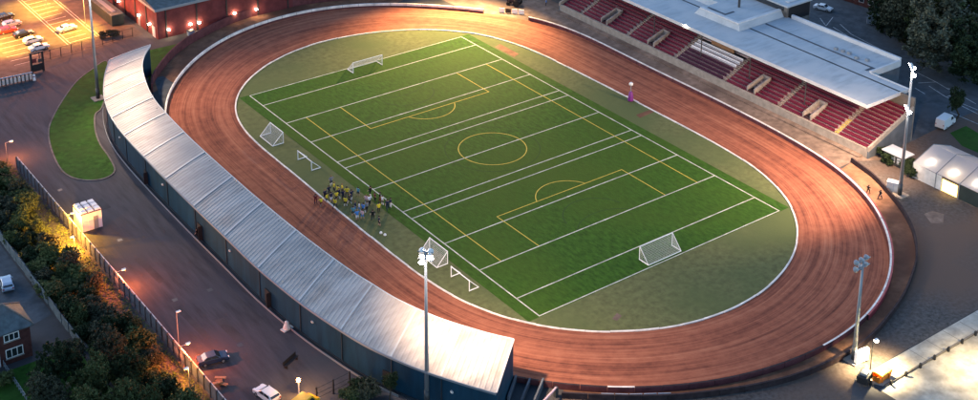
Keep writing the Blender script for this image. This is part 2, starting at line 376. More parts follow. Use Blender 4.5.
# ------------------------------------------------------------------ pitch with its markings
pitch=sheet('pitch',[(-29,-48.5),(29,-48.5),(29,48.6),(-29,48.6)],.03,'turf')
def seg_mark(a,b,w,m,z=.036):
    a,b=Vector((*a,0)),Vector((*b,0)); d=(b-a).normalized(); n=Vector((-d.y,d.x,0))*w/2
    return MB().quad(*[(q.x,q.y,z) for q in (a-n,b-n,b+n,a+n)]).build('line_marking',m,pitch)
WX=26.75; LW=.22
for y in (48.26,42.5,32.6,22.66,12.66,9.83,0,-9.83,-12.66,-22.66,-32.6,-42.5,-48.26):
    x1 = WX-LW/2-.004
    seg_mark((-x1,y),(x1,y),LW,'line_white')
for s_ in (-1,1): seg_mark((s_*WX,-48.37),(s_*WX,48.37),LW,'line_white')
YW=.17; ZY=.042
for s_ in (-1,1):
    seg_mark((s_*22.3,-32.5),(s_*22.3,32.5),YW,'line_yellow',ZY)
    seg_mark((-14.49,s_*20.8),(14.49,s_*20.8),YW,'line_yellow',ZY)
    for t_ in (-1,1): seg_mark((t_*14.4,s_*20.9),(t_*14.4,s_*32.5),YW,'line_yellow',ZY)
def arc_mark(c,r,a0,a1,w,m,z,n=48):
    k=MB()
    for i in range(n):
        A=a0+(a1-a0)*i/n; B=a0+(a1-a0)*(i+1)/n
        k.quad(*[(c[0]+q*math.cos(t),c[1]+q*math.sin(t),z) for q,t in ((r-w/2,A),(r+w/2,A),(r+w/2,B),(r-w/2,B))])
    return k.build('arc_marking',m,pitch)
arc_mark((0,0),6.53,0,2*PI,YW,'line_yellow',ZY,72)
for s_ in (-1,1):
    h=math.acos(2.2/6.0); mid=-s_*PI/2
    arc_mark((0,s_*23.0),6.0,mid-h,mid+h,YW,'line_yellow',ZY)
    arc_mark((0,s_*31.0),6.2,mid-1.35,mid+1.35,.22,'line_dark',.033)
    arc_mark((0,s_*38.0),8.2,mid-.9,mid+.9,.18,'line_dark',.0335)
arc_mark((0,0),9.1,0,2*PI,.16,'line_dark',.0345,72)
for x,y in ((0,0),(-6,0),(6,0),(0,-22.66),(0,22.66),(-6,-22.66),(6,-22.66),(-6,22.66),(6,22.66),(0,32.6),(0,-32.6),(-8,-9.83),(8,9.83),(-8,-12.66),(9,12.66),(0,42.5)):
    MB().box((x,y,.046),(.34,.34,.002)).build('spot_marking','line_white',pitch)
# worn patches on the infield, plus a painted shadow streak
def patch(pts,z,m,name): return sheet(name,[tuple(at(*p))[:2] for p in pts],z,m)
patch([(495,47),(500,44),(519,54),(514,57)],.02,'dirt_path','wear_shadow_patch')
patch([(636,115),(652,109),(654,112),(640,118)],.02,'dirt_path','wear_shadow_patch')  # brown streak laid in for the shadow near the signal post
patch([(612,319),(617,313),(622,316),(617,321)],.02,'apron','wear_shadow_patch')
patch([(924,214),(932,211),(944,214),(943,224),(931,223)],.02,'apron','bare_patch')

# white boards along the inside edge of the track
kerb=empty('track_kerb',(0,0,0),label='low white boards edging the inside of the dirt track',cat='kerb')
nin=normals2(inn)
if ((inn*nin).sum())<0: nin=-nin
nb=90; per=NI//nb
for b_ in range(nb):
    k=MB(); dz=rnd.uniform(-.03,.03); jit=rnd.uniform(-.05,.05)
    for q in range(per):
        i=b_*per+q; j=(i+1)%NI
        A,B=inn[i]+nin[i]*jit,inn[j]+nin[j]*jit
        if q==per-1: B=A+(B-A)*.96
        C_,D_=B+nin[j]*.28,A+nin[i]*.28; z1=.18+dz
        k.add([(A[0],A[1],0),(B[0],B[1],0),(C_[0],C_[1],0),(D_[0],D_[1],0),(A[0],A[1],z1),(B[0],B[1],z1),(C_[0],C_[1],z1),(D_[0],D_[1],z1)],[(4,5,6,7),(0,1,5,4),(2,3,7,6)]+([(3,0,4,7)] if q==0 else [])+([(1,2,6,5)] if q==per-1 else []))
    k.build('kerb_board','board_white' if b_%7 else 'white_dirty',kerb)

# ------------------------------------------------------------------ safety fence round the outside of the track
NF=112
fo=fourier(OUTER,NF*3,9); nfo=normals2(fo)
if ((fo*nfo).sum())<0: nfo=-nfo
sf=empty('safety_fence',(0,0,0),label='padded red and white safety fence round the outside of the dirt track',cat='fence')
for b_ in range(NF):
    mid=fo[(b_*3+1)%len(fo)]
    if -1<mid[1]<0 and False: continue
    if mid[0]>38.5 and 47.5<mid[1]<58.5: continue            # the pit gate
    near = mid[1]<-40 and mid[0]<2                           # black boards at the near end
    right= mid[0]>14 and mid[1]<-38
    k=MB(); h=.95
    for q in range(3):
        i=(b_*3+q)%len(fo); j=(i+1)%len(fo); A,B=fo[i],fo[j]
        if q==2: B=A+(B-A)*.95
        zf=.40 if (mid[1]>45 and mid[0]<40) else .78; tw=.6 if right else .30
        C_,D_=B+nfo[j]*tw,A+nfo[i]*tw
        V=lambda p,z:(p[0],p[1],z)
        face=3 if not near else 2; top=(2 if b_%11 else 0) if near else 0; back=1 if right else 3
        k.add([V(A,.02),V(B,.02),V(B,zf),V(A,zf)],[(0,1,2,3)],face)
        k.add([V(A,zf),V(B,zf),V(B,h),V(A,h)],[(0,1,2,3)],2 if near else 0)
        Bm,Am=B+nfo[j]*tw*.5,A+nfo[i]*tw*.5
        k.add([V(A,h),V(B,h),V(Bm,h),V(Am,h)],[(0,1,2,3)],top); k.add([V(Am,h),V(Bm,h),V(C_,h),V(D_,h)],[(0,1,2,3)],1 if right else top)
        k.add([V(D_,h),V(C_,h),V(C_,.02),V(D_,.02)],[(0,1,2,3)],back)
        if q==0: k.add([V(A,.02),V(A,h),V(D_,h),V(D_,.02)],[(0,1,2,3)],2)
        if q==2: k.add([V(B,.02),V(B,h),V(C_,h),V(C_,.02)],[(0,1,2,3)],2)
    k.build('fence_panel',['board_white','red_fence','fence_dark','maroon_wall'],sf)
ow=empty('perimeter_wall',(0,0,0),label='low dark concrete wall curving round the outer path of the near end',cat='wall')
nw=normals2(owall,False)
for b_ in range(0,90,3):
    k=MB()
    for q in range(3):
        i=b_+q; j=i+1; A,B=owall[i],owall[j]
        if q==2: B=A+(B-A)*.96
        C_,D_=B+nw[j]*.3,A+nw[i]*.3
        k.add([(A[0],A[1],0),(B[0],B[1],0),(C_[0],C_[1],0),(D_[0],D_[1],0),(A[0],A[1],.95),(B[0],B[1],.95),(C_[0],C_[1],.95),(D_[0],D_[1],.95)],[(4,5,6,7),(0,1,5,4),(2,3,7,6),(3,0,4,7),(1,2,6,5)])
    k.build('wall_segment','fence_dark',ow)
# blue-white boards against the near fence
bb=empty('board_row',(-28.2,-71,0),label='row of pale blue boards leaning behind the near fence',cat='boards')
for i in range(5):
    p=at(601+i*14.2,399.5-.35*abs(i-2)); q=at(601+(i+.9)*14.2,399.5-.35*abs(i-1))
    a=math.atan2(q.y-p.y,q.x-p.x); MB().box((0,0,.45),((q-p).length,.1,.9)).build('board','car_ice',bb).location=((p+q)/2-Vector(bb.location))
    bb.children[-1].rotation_euler=(0,0,a)

# maroon wall behind the far bend
MW=[(-42.2,61.5),(-40.0,66.0),(-33.0,74.2),(-26.0,80.0),(-17.0,84.4),(-10.0,86.6),(-1.5,87.6),(7,86.8),(15,84.6),(24,80),(30,76)]
mw=resample(catmull([Vector((*p,0)) for p in MW],8),66)[:,:2]; nm=normals2(mw,False)
wl=empty('terrace_wall',(0,0,0),label='curved maroon wall behind the far bend below the brick building',cat='wall')
for b_ in range(0,66,3):
    k=MB()
    for q in range(3):
        i=b_+q; j=i+1; A,B=mw[i],mw[j]
        if q==2: B=A+(B-A)*.97
        C_,D_=B-nm[j]*.35,A-nm[i]*.35
        k.add([(A[0],A[1],0),(B[0],B[1],0),(C_[0],C_[1],0),(D_[0],D_[1],0),(A[0],A[1],2.0),(B[0],B[1],2.0),(C_[0],C_[1],2.0),(D_[0],D_[1],2.0)],[(4,5,6,7),(0,1,5,4),(2,3,7,6),(3,0,4,7),(1,2,6,5)])
    k.build('wall_panel','maroon_wall',wl)
far_terr=sheet('far_terrace',[tuple(p) for p in mw]+[tuple(p) for p in [(24,74),(8,81.5),(-8,81.5),(-24,74),(-36,64)]],.011,'dirt_path')

# ------------------------------------------------------------------ the long curved stand on the left
RF=[(-38.9,69.6),(-42.3,64.9),(-45.1,59.1),(-47.6,50.9),(-48.8,45.3),(-49.6,38.3),(-50.4,23.1),(-50.6,3.3),(-50.5,-4.3),(-50.1,-17.8),(-49.3,-29.3),(-48.5,-35.2),(-47.6,-40.8),(-45.4,-48.1),(-42.1,-54.9),(-39.7,-58.7)]
RB=[(-47.6,70.5),(-50.9,64.4),(-53.8,57.8),(-55.7,52.3),(-57.4,45.0),(-58.4,36),(-58.9,22),(-59.1,6),(-59.1,-8),(-59.1,-19),(-58.4,-30.3),(-57.3,-38.7),(-55.8,-46.4),(-53.1,-54.2),(-50.3,-60.0),(-47.5,-65.1)]
NR=168
rf=resample(catmull([Vector((*p,0)) for p in RF],10),NR)[:,:2]; rb=resample(catmull([Vector((*p,0)) for p in RB],10),NR)[:,:2]
ZF,ZB=7.0,5.5
gs=empty('covered_stand',(-55,0,0),label='long curved covered stand with ribbed grey metal roof and dark teal back wall',cat='grandstand')
O=Vector(gs.location)
def L3(p,z): return (p[0]-O.x,p[1]-O.y,z)
secs=[0,8,16,24,34,44,56,68,82,96,110,124,136,148,158,168]
for a,b in zip(secs[:-1],secs[1:]):
    k=MB(); zj=rnd.uniform(-.02,.02)
    for i in range(a,b):
        # a trapezoidal rib every step: flat pan then raised rib
        prof=[(0,0),(.60,0),(.68,.05),(.92,.05),(1.0,0)]
        rows=[]
        for t,dz in prof:
            F=rf[i]*(1-t)+rf[i+1]*t; B=rb[i]*(1-t)+rb[i+1]*t
            mid1=F*.67+B*.33; mid2=F*.33+B*.67
            rows.append([L3(F,ZF+dz+zj),L3(mid1,ZF*.67+ZB*.33+.10+dz+zj),L3(mid2,ZF*.33+ZB*.67+.10+dz+zj),L3(B,ZB+dz+zj)])
        v=[p for r in rows for p in r]; f=[(4*r+c,4*r+c+1,4*r+5+c,4*r+4+c) for r in range(4) for c in range(3)]
        k.add(v,f)
    sec=k.build('roof_section',['roof_metal','roof_metal_b','roof_metal_c'][secs.index(a)*7%3],gs)
for i in secs:
    j=min(i,NR-1); w=.13; t=1 if i==NR else 0
    F=rf[i];B=rb[i]; d=(rf[min(i+1,NR)]-rf[max(i-1,0)]); d=d/np.linalg.norm(d)*w
    k=MB(); ps=[]
    for s_ in (0,.33,.67,1):
        p=F*(1-s_)+B*s_; z=ZF*(1-s_)+ZB*s_+(.10 if 0<s_<1 else 0)
        ps.append([L3(p-d,z+.13),L3(p+d,z+.13),L3(p-d,z+.02),L3(p+d,z+.02)])
    for u,v in zip(ps[:-1],ps[1:]): k.add(u+v,[(0,1,5,4),(0,4,6,2),(1,3,7,5)])
    k.build('roof_seam','seam',gs)
def strip_along(line,z0,z1,off,i0,i1,name,m,th=.12):
    n_=normals2(line,False); k=MB()
    for i in range(i0,i1):
        A,B=line[i]+n_[i]*off,line[i+1]+n_[i+1]*off; C_,D_=line[i+1]+n_[i+1]*(off+th),line[i]+n_[i]*(off+th)
        k.add([L3(A,z0),L3(B,z0),L3(C_,z0),L3(D_,z0),L3(A,z1),L3(B,z1),L3(C_,z1),L3(D_,z1)],[(4,5,6,7),(0,1,5,4),(2,3,7,6)]+([(3,0,4,7)] if i==i0 else [])+([(1,2,6,5)] if i==i1-1 else []))
    return k.build(name,m,gs)
side=np.sign(((rb-rf)*normals2(rb,False)).sum())     # outward sign at the back line
strip_along(rf,ZF-.28,ZF+.16,0,0,NR,'front_fascia','roof_edge',-.1*side)
strip_along(rb,ZB-.22,ZB+.10,.02*side,0,NR,'gutter','galv',.14*side)
for a,b in zip(secs[:-1],secs[1:]):
    strip_along(rb,.30,ZB-.24,-.30*side,a,b,'wall_panel','teal_cladding',.10*side)
    p=rb[a]; 
    k=MB().box(L3(p-normals2(rb,False)[a]*side*.16,(ZB-.24)/2+.02),(.16,.16,ZB-.3)); k.build('wall_post','teal_dark',gs)
strip_along(rb,0,.30,-.34*side,0,NR,'plinth','teal_dark',.34*side)
strip_along(rb,.0,.35,.55*side,14,150,'kick_rail','galv',.06*side)
# ends and the terracing under the roof
for i in (0,NR):
    F,B=rf[i],rb[i]; F=F*.98+B*.02; B2=B*.97+F*.03
    d=(rf[min(i+1,NR)]-rf[max(i-1,0)]); d=d/np.linalg.norm(d)*.1*(1 if i==0 else -1)
    MB().add([L3(F,0),L3(B2,0),L3(B2,ZB-.1),L3(F,ZF-.12),L3(F+d,0),L3(B2+d,0),L3(B2+d,ZB-.1),L3(F+d,ZF-.12)],[(0,1,2,3),(7,6,5,4),(0,3,7,4),(1,0,4,5),(2,1,5,6),(3,2,6,7)]).build('end_wall','teal_cladding',gs)
for s_ in range(5):
    a0,a1=.04+s_*.17,.21+s_*.17; h=.25+s_*.38; k=MB()
    for i in range(2,NR-2,2):
        j=i+2; q=lambda n,t:rf[n]*(1-t)+rb[n]*t
        A,B,C_,D_=q(i,a0),q(j,a0),q(j,a1),q(i,a1)
        k.add([L3(A,0),L3(B,0),L3(A,h),L3(B,h),L3(C_,h),L3(D_,h)],[(0,1,3,2),(2,3,4,5)])
    k.build('terrace_step','concrete_dark',gs)
for i in range(8,NR,16):
    p=rf[i]*.93+rb[i]*.07; MB().tube(L3(p,0),L3(p,ZF-.05),.11,n=8).build('column','steel_dark',gs)
# doors and small bulkhead lamps on the teal wall
nrb=normals2(rb,False)*side
for i,w,h in ((56,1.3,2.3),(84,1.6,2.6),(113,1.5,2.5),(147,1.5,2.5)):
    p=rb[i]+nrb[i]*-.08; a=math.atan2(nrb[i][1],nrb[i][0])
    d=MB().box((0,0,h/2),(.16,w,h)).box((.3,w*.55,h/2),(.75,.06,h)).build('door','black',gs); d.location=L3(p,.3); d.rotation_euler=(0,0,a)
    hnd=MB().box((.1,w*.35,h*.5),(.08,.05,.25)).build('handle','galv',d)
for i in (40,66,98,128,160):
    p=rb[i]+nrb[i]*.02; MB().box((0,0,0),(.22,.4,.25)).tube((.05,0,-.05),(.2,0,-.2),.09,.12).build('bulkhead_lamp','white_dirty',gs).location=L3(p,3.6)

# ------------------------------------------------------------------ main stand on the right
ms=empty('main_stand',(60,0,0),label='main grandstand with rows of maroon seats under a pale flat roof',cat='grandstand')
X0,Y_S,Y_N=55.3,-44.7,47.0; ROWS=12; DX,DZ,Z0=.98,.41,1.55
def lx(x): return x-60
stairs=[39.9,23.7,8.2,-6.6,-21.8,-36.5]
MB().b2(lx(X0-.5),Y_S,0,lx(X0),Y_N,Z0+.35).build('front_wall','concrete',ms)
MB().b2(lx(X0-1.7),Y_S+1,0,lx(X0-.5),Y_N,.35).build('front_step','apron',ms)
for r_ in range(ROWS):
    MB().b2(lx(X0+r_*DX),Y_S,0,lx(X0+(r_+1)*DX-.003),Y_N,Z0+r_*DZ).build('terrace_step','terrace',ms)
edges=[Y_N]+stairs+[Y_S]
seatmesh={}
def seat_row(length):
    n=int(length/.5); k=MB(); s0=-(n*.5)/2
    for i in range(n):
        y=s0+(i+.5)*.5
        k.box((.20,y,.36),(.50,.45,.06)).box((.44,y,.55),(.06,.45,.36))
    k.box((.32,0,.2),(.05,n*.5,.28))
    return k
for bi,(ya,yb) in enumerate(zip(edges[:-1],edges[1:])):
    y1,y0=ya-.55,yb+.55
    if bi==0: y1=ya-.2
    if bi==6: y0=yb+.3
    mid=(y0+y1)/2
    vom = bi in (1,2,4,5)
    for r_ in range(ROWS):
        if bi==3: m_='seat_purple' if r_<4 else ('seat_white' if r_<7 else None)
        else: m_='seat_maroon'
        if m_ is None: continue
        spans=[(y0,y1)]
        if vom and 1<=r_<5: spans=[(y0,mid-1.1),(mid+1.1,y1)]
        for (p,q) in spans:
            key=(round(q-p,2),m_)
            if key not in seatmesh:
                o=seat_row(q-p).build('seat_row',m_,ms); seatmesh[key]=o.data
            else: o=part('seat_row',seatmesh[key],ms)
            o.location=(lx(X0+r_*DX+.22),(p+q)/2,Z0+r_*DZ)
    if vom:   # concrete entrance cut into the seats
        v=MB(); za=Z0+.35
        for s_ in (-1,1): v.add([(lx(X0+.2),mid+s_*.95-.16,za-.3),(lx(X0+.2),mid+s_*.95+.16,za-.3),(lx(X0+5.0),mid+s_*.95-.16,za-.3),(lx(X0+5.0),mid+s_*.95+.16,za-.3),
            (lx(X0+.2),mid+s_*.95-.16,za+1.0),(lx(X0+.2),mid+s_*.95+.16,za+1.0),(lx(X0+5.0),mid+s_*.95-.16,za+2.5),(lx(X0+5.0),mid+s_*.95+.16,za+2.5)],[(0,1,5,4),(2,6,7,3),(0,4,6,2),(1,3,7,5),(4,5,7,6)])
        v.b2(lx(X0+4.7),mid-.79,za-.3,lx(X0+5.0),mid+.79,za+2.48)
        v.build('entrance_walls','entrance_concrete',ms)
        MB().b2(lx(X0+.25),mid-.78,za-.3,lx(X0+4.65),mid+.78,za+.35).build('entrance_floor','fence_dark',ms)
for i,y in enumerate(stairs):
    k=MB(); 
    for r_ in range(ROWS*2):
        k.b2(lx(X0+r_*DX/2+.01),y-.42,Z0-.5,lx(X0+(r_+1)*DX/2+.005),y+.42,Z0+r_*DZ/2+.12)
    k.build('stair_flight','stair',ms)
for y,n_ in ((-36.5,9),(-20.2,2)):
    for r_ in range(n_): MB().b2(lx(X0+r_*DX/2+.02),y-.41,Z0+r_*DZ/2+.125,lx(X0+(r_+1)*DX/2-.03),y+.41,Z0+r_*DZ/2+.132).build('tread_paint','line_yellow',ms)
for s_,y in ((1,Y_N),(-1,Y_S)):
    zt=Z0+ROWS*DZ
    for nm,m_,o_,za,zb in (('end_wall','roof_dark',0,None,.1),('end_coping','concrete',.06,.1,1.0)):  # end wall coloured dark to stand in for shade beneath the open end
        y_a,y_b=y-s_*o_,y+s_*(.3+o_)
        lo=[0,0] if za is None else [Z0+za-.2,zt+za-.2]
        MB().add([(lx(X0-.5),y_a,lo[0]),(lx(X0+12.2),y_a,lo[1]),(lx(X0+12.2),y_a,zt+zb-.2),(lx(X0-.5),y_a,Z0+zb-.2),(lx(X0-.5),y_b,lo[0]),(lx(X0+12.2),y_b,lo[1]),(lx(X0+12.2),y_b,zt+zb-.2),(lx(X0-.5),y_b,Z0+zb-.2)],
          [(0,1,2,3),(7,6,5,4),(3,2,6,7),(0,3,7,4),(1,5,6,2),(0,4,5,1)]).build(nm,m_,ms)
MB().b2(lx(X0+12.2),Y_S-.3,0,lx(X0+12.6),Y_N,9.0).build('back_wall','concrete_dark',ms)
# directors' box in the middle block
MB().b2(lx(X0+7*DX),-5.7,Z0+6*DZ,lx(X0+12.1),7.3,Z0+7*DZ+.15).build('box_floor','black',ms)
MB().b2(lx(X0+7.0*DX+.3),-2.5,Z0+7*DZ,lx(X0+7*DX+.55),4.2,Z0+7*DZ+1.05).build('box_balustrade','wood',ms)
for y in (-4.2,-1.2,1.8,4.8): MB().b2(lx(X0+12.0),y-1.3,Z0+7*DZ+.2,lx(X0+12.15),y+1.3,Z0+7*DZ+2.6).build('box_window','glass_dark',ms)
# roof
RZ=9.0
MB().b2(lx(57.6),-41.6,RZ-.55,lx(70.3),62,RZ).build('roof_slab','stand_roof',ms)
MB().b2(lx(57.48),-41.72,RZ-.6,lx(57.6),62,RZ+.12).build('roof_fascia','roof_edge',ms)
MB().b2(lx(57.6),-41.74,RZ-.6,lx(70.3),-41.6,RZ+.12).build('roof_fascia','roof_edge',ms)
MB().b2(lx(70.3),-32,RZ-.55,lx(79.4),62,RZ-.06).build('rear_roof','stand_roof',ms)
MB().b2(lx(72.3),-31.7,RZ-.06,lx(72.75),-2,RZ+.02).build('roof_gutter','roof_dark',ms)
MB().b2(lx(70.3),-31.2,RZ-.06,lx(72.3),-30.7,RZ+.02).build('roof_gutter','roof_dark',ms)
MB().b2(lx(79.4),-32.3,RZ-1.0,lx(79.9),-3.2,RZ+.8).build('parapet','roof_edge',ms)
MB().b2(lx(70.2),-32.5,RZ-1.0,lx(79.4),-32.02,RZ+.35).build('parapet','roof_edge',ms)
MB().b2(lx(69.9),-42,RZ-.9,lx(70.2),-32.5,RZ+.14).build('parapet','roof_edge',ms)
MB().b2(lx(68.2),-32.3,0,lx(79.6),-2.5,RZ-.58).build('rear_block','roof_dark',ms)
for y in (-28,-26,-23.5,-22,-20.4): MB().box((lx(74.2+rnd.uniform(-.6,.6)),y,RZ+.2),(.7,.7,.5)).build('roof_vent','galv',ms)
# raised roof with bevelled edge, and the upper block behind it
ra=[(64.2,11.5),(64.6,-1.8),(78.6,-1.8),(78.6,30),(70.0,30),(70,11.5)]
k=MB(); n=len(ra)
k.add([(lx(x),y,RZ+.002) for x,y in ra]+[(lx(x+(.75 if x<70.5 else 0)),y+(.8 if y<0 else (-.75 if y<12 else 0)),RZ+1.25) for x,y in ra],[tuple(range(n,2*n))]+[(i,(i+1)%n,n+(i+1)%n,n+i) for i in range(n)])
k.build('raised_roof','stand_roof',ms)
MB().b2(lx(64.9),-1.0,RZ+1.25,lx(65.7),10.6,RZ+1.55).build('roof_kerb','roof_edge',ms)
MB().b2(lx(65.7),-1.0,RZ+1.25,lx(78.5),-.2,RZ+1.55).build('roof_kerb','roof_edge',ms)
MB().b2(lx(66.6),4.5,RZ+1.255,lx(67.1),10,RZ+1.33).build('roof_gutter','roof_dark',ms)
MB().b2(lx(67.1),4.5,RZ+1.255,lx(69.6),5,RZ+1.33).build('roof_gutter','roof_dark',ms)
ub=MB().b2(lx(78.8),-2.4,0,lx(86.4),62,RZ+2.4).build('upper_block','concrete_dark',ms)
MB().b2(lx(78.5),-2.7,RZ+2.4,lx(86.7),62,RZ+2.75).build('block_roof','stand_roof',ms)
MB().b2(lx(80.5),-1.2,RZ+2.76,lx(85.6),-.3,RZ+2.95).build('roof_hatch','roof_edge',ms)
MB().b2(lx(79.3),-2.46,RZ-1,lx(86.2),-2.41,RZ+2.2).build('shade_sheet','black',ms)  # black sheet painting in the shade on the block's south wall
MB().b2(lx(78.72),-1.5,RZ+1.3,lx(78.79),30,RZ+2.2).build('clerestory','glass_dark',ms)
fl=at(739,7,RZ+1.25); MB().tube((lx(fl.x),fl.y,RZ+1.2),(lx(fl.x),fl.y,RZ+4.2),.28,n=8).build('flue','steel_dark',ms)
for y in (18,3.2,-11,-26): MB().tube((lx(58.4),y,Z0+.8),(lx(58.4),y,RZ-.5),.12,n=8).build('roof_column','steel_dark',ms)
MB().lathe((lx(57.3),7.3,RZ-.2),[(.12,0),(.2,.12),(.2,.3),(.1,.42)]).build('roof_lamp','lens_white',ms)

# ------------------------------------------------------------------ floodlight masts
def mast(loc,h,heads,lit,label,low=None,pad=2.4,pad_h=.25,aim=(0,0)):
    t=empty('floodlight_mast',loc,0,label,'floodlight',None)
    MB().box((0,0,pad_h/2),(pad,pad,pad_h)).build('base_pad','concrete',t)
    MB().tube((0,0,pad_h),(0,0,2.4),.42,.40,10).build('mast_foot','steel_dark',t,True)
    MB().tube((0,0,2.4),(0,0,h),.34,.15,12).build('pole','galv' ,t,True)
    k=MB(); 
    d=Vector((aim[0]-loc[0],aim[1]-loc[1],0)).normalized(); s=Vector((-d.y,d.x,0))
    def cluster(z,rows,cols,on):
        rr=MB()
        for r_ in range(rows): rr.tube(tuple(s*(-cols*.55)+Vector((0,0,z-r_*1.1))),tuple(s*(cols*.55)+Vector((0,0,z-r_*1.1))),.07)
        rr.build('crossarm','steel',t)
        for r_ in range(rows):
            for c in range(cols):
                p=s*((c-(cols-1)/2)*1.15)+Vector((0,0,z-r_*1.1))+d*.25
                ax=(d*.85+Vector((0,0,-.55))).normalized()
                hd=MB().tube(tuple(p-ax*.3),tuple(p+ax*.15),.22,.46,10).build('lamp_head','steel' if not on else 'white',t)
                MB().tube(tuple(p+ax*.155),tuple(p+ax*.19),.43,.43,10).build('lens','lens_flood' if on else 'lens_off',hd)
    cluster(h,heads[0],heads[1],lit)
    if low: cluster(low,1,2,lit)
    if lit:
        for zz,q in ((h-.3,-.6),(h-1.2,.5)) + (((low-.5,.0),) if low else ()):
            p=s*q+Vector((-.3,-.4,zz)); ax=Vector((-.55,-.72,-.42)).normalized()
            hd=MB().tube(tuple(p-ax*.3),tuple(p+ax*.15),.22,.46,10).build('lamp_head','white',t)
            MB().tube(tuple(p+ax*.155),tuple(p+ax*.19),.43,.43,10).build('lens','lens_flood',hd)
    return t,d
def flood(t,z,target,power,cone=110,blend=.6,col=(1,.68,.44)):
    l=bpy.data.lights.new('flood','SPOT'); l.energy=power; l.spot_size=math.radians(cone); l.spot_blend=blend; l.color=col; l.shadow_soft_size=.6
    o=bpy.data.objects.new('flood_bulb',l); COL.objects.link(o); o.parent=t; 
    tv=Vector(target)-(Vector(t.location)+Vector((0,0,z))); dd=Vector((tv.x,tv.y,0)).normalized()*1.1
    o.location=(dd.x,dd.y,z-.4); o.rotation_euler=tv.to_track_quat('-Z','Y').to_euler()
    return o
mA,_=mast((-52.6,65.1,0),25,(2,2),True,'tall lit floodlight mast on the grass beside the far end of the curved stand',aim=(0,20))
mB,_=mast((-52.3,-55.6,0),24.0,(2,2),True,'tall lit floodlight mast behind the near end of the curved stand',aim=(0,-10))
mC,_=mast((48.3,-57.3,0),25.2,(1,2),True,'tall lit floodlight mast beside the white marquee with two lamp clusters',low=17.2,aim=(0,-10))
mD,_=mast((3.4,-83.9,0),16.5,(2,3),False,'shorter unlit floodlight mast by the near bend with grey lamp heads',aim=(0,0))
mE,_=mast((48,69,0),25,(2,2),True,'lit floodlight mast beyond the far right bend',aim=(0,20))
flood(mA,25,(-38,34,0),FLOOD*.42,125,.8); flood(mB,24,(-30,-50,0),FLOOD*.62,110,.8); flood(mC,25,(35,-36,0),FLOOD*.9,100); flood(mC,17,(49,-40,0),FLOOD*.25,120); flood(mE,25,(27,50,0),FLOOD*4.2,85,.9,col=(1,.64,.27)); flood(mB,24,(-44,-57,6),FLOOD*.05,90)

# ------------------------------------------------------------------ goals
def goal(name,c,rz,w,h,dt,db,label,group=None,r=.075,net=True):
    "posts at local y=0, x along width, back towards -y"
    t=empty(name,(c[0],c[1],0),rz,label,'goal',group)
    MB().tube((-w/2,0,h),(w/2,0,h),r,n=8).build('crossbar','tube_white',t)
    for s_ in (-1,1):
        MB().tube((s_*w/2,0,0),(s_*w/2,0,h+r),r,n=8).build('post','tube_white',t)
        MB().tube((s_*w/2,0,r),(s_*w/2,-db,r),r,n=8).build('base_bar','tube_white',t)
        k=MB()
        if dt>0: k.tube((s_*w/2,0,h),(s_*w/2,-dt,h),r*.6).tube((s_*w/2,-dt,h),(s_*w/2,-db,r),r*.6)
        else: k.tube((s_*w/2,0,h),(s_*w/2,-db,r),r*.8)
        k.build('stay','tube_white',t)
    if net:
        MB().tube((-w/2,-db,r),(w/2,-db,r),r,n=8).build('back_bar','tube_white',t)
        k=MB(); st=.22; nw=.016
        nx=int(w/st); A=Vector((0,-dt,h)); B=Vector((0,-db,r)); ln=(B-A).length; ny=int(ln/st); dn=(B-A).normalized(); nrm=Vector((1,0,0)).cross(dn)
        for i in range(nx+1):
            x=-w/2+w*i/nx; k.tube((x,A.y,A.z),(x,B.y,B.z),nw,n=3,cap=False)
        for j in range(ny+1):
            p=A.lerp(B,j/ny); k.tube((-w/2,p.y,p.z),(w/2,p.y,p.z),nw,n=3,cap=False)
        for s_ in (-1,1):
            for j in range(1,8):
                z=h*j/8; yb=-(dt+(db-dt)*(1-z/h)); k.tube((s_*w/2,0,z),(s_*w/2,yb,z),nw,n=3,cap=False)
            for j in range(1,6):
                y=-db*j/6; zt=h if -y<=dt else h*(db+y)/(db-dt+1e-6); k.tube((s_*w/2,y,0),(s_*w/2,y,min(h,zt)),nw,n=3,cap=False)
        o=k.build('net','net',t,recalc=False); o['kind']='stuff'
    return t
goal('football_goal',(0,-45.5),0,7.32,2.44,.0,2.2,'full size white football goal near the lower right end line')
goal('football_goal',(0,45.4),PI,7.32,2.44,.0,2.4,'full size white football goal at the far end line')
goal('football_goal',(-31.2,28.0),PI/2+PI,5.2,2.3,.0,2.3,'white netted goal on the grass by the far left touchline',None)
goal('training_goal',(-32.2,15.2),PI/2,5.2,1.9,0,1.9,'small white training goal standing next to the group of players',None,.085,False)
goal('football_goal',(-29.8,-25.4),-PI/2,5.2,2.3,0,2.1,'white netted goal beside the touchline behind the lit floodlight',None)
goal('training_goal',(-31.5,-34.0),PI/2,5.0,1.9,0,1.8,'small white training goal nearest the curved stand end on the touchline',None,.085,False)

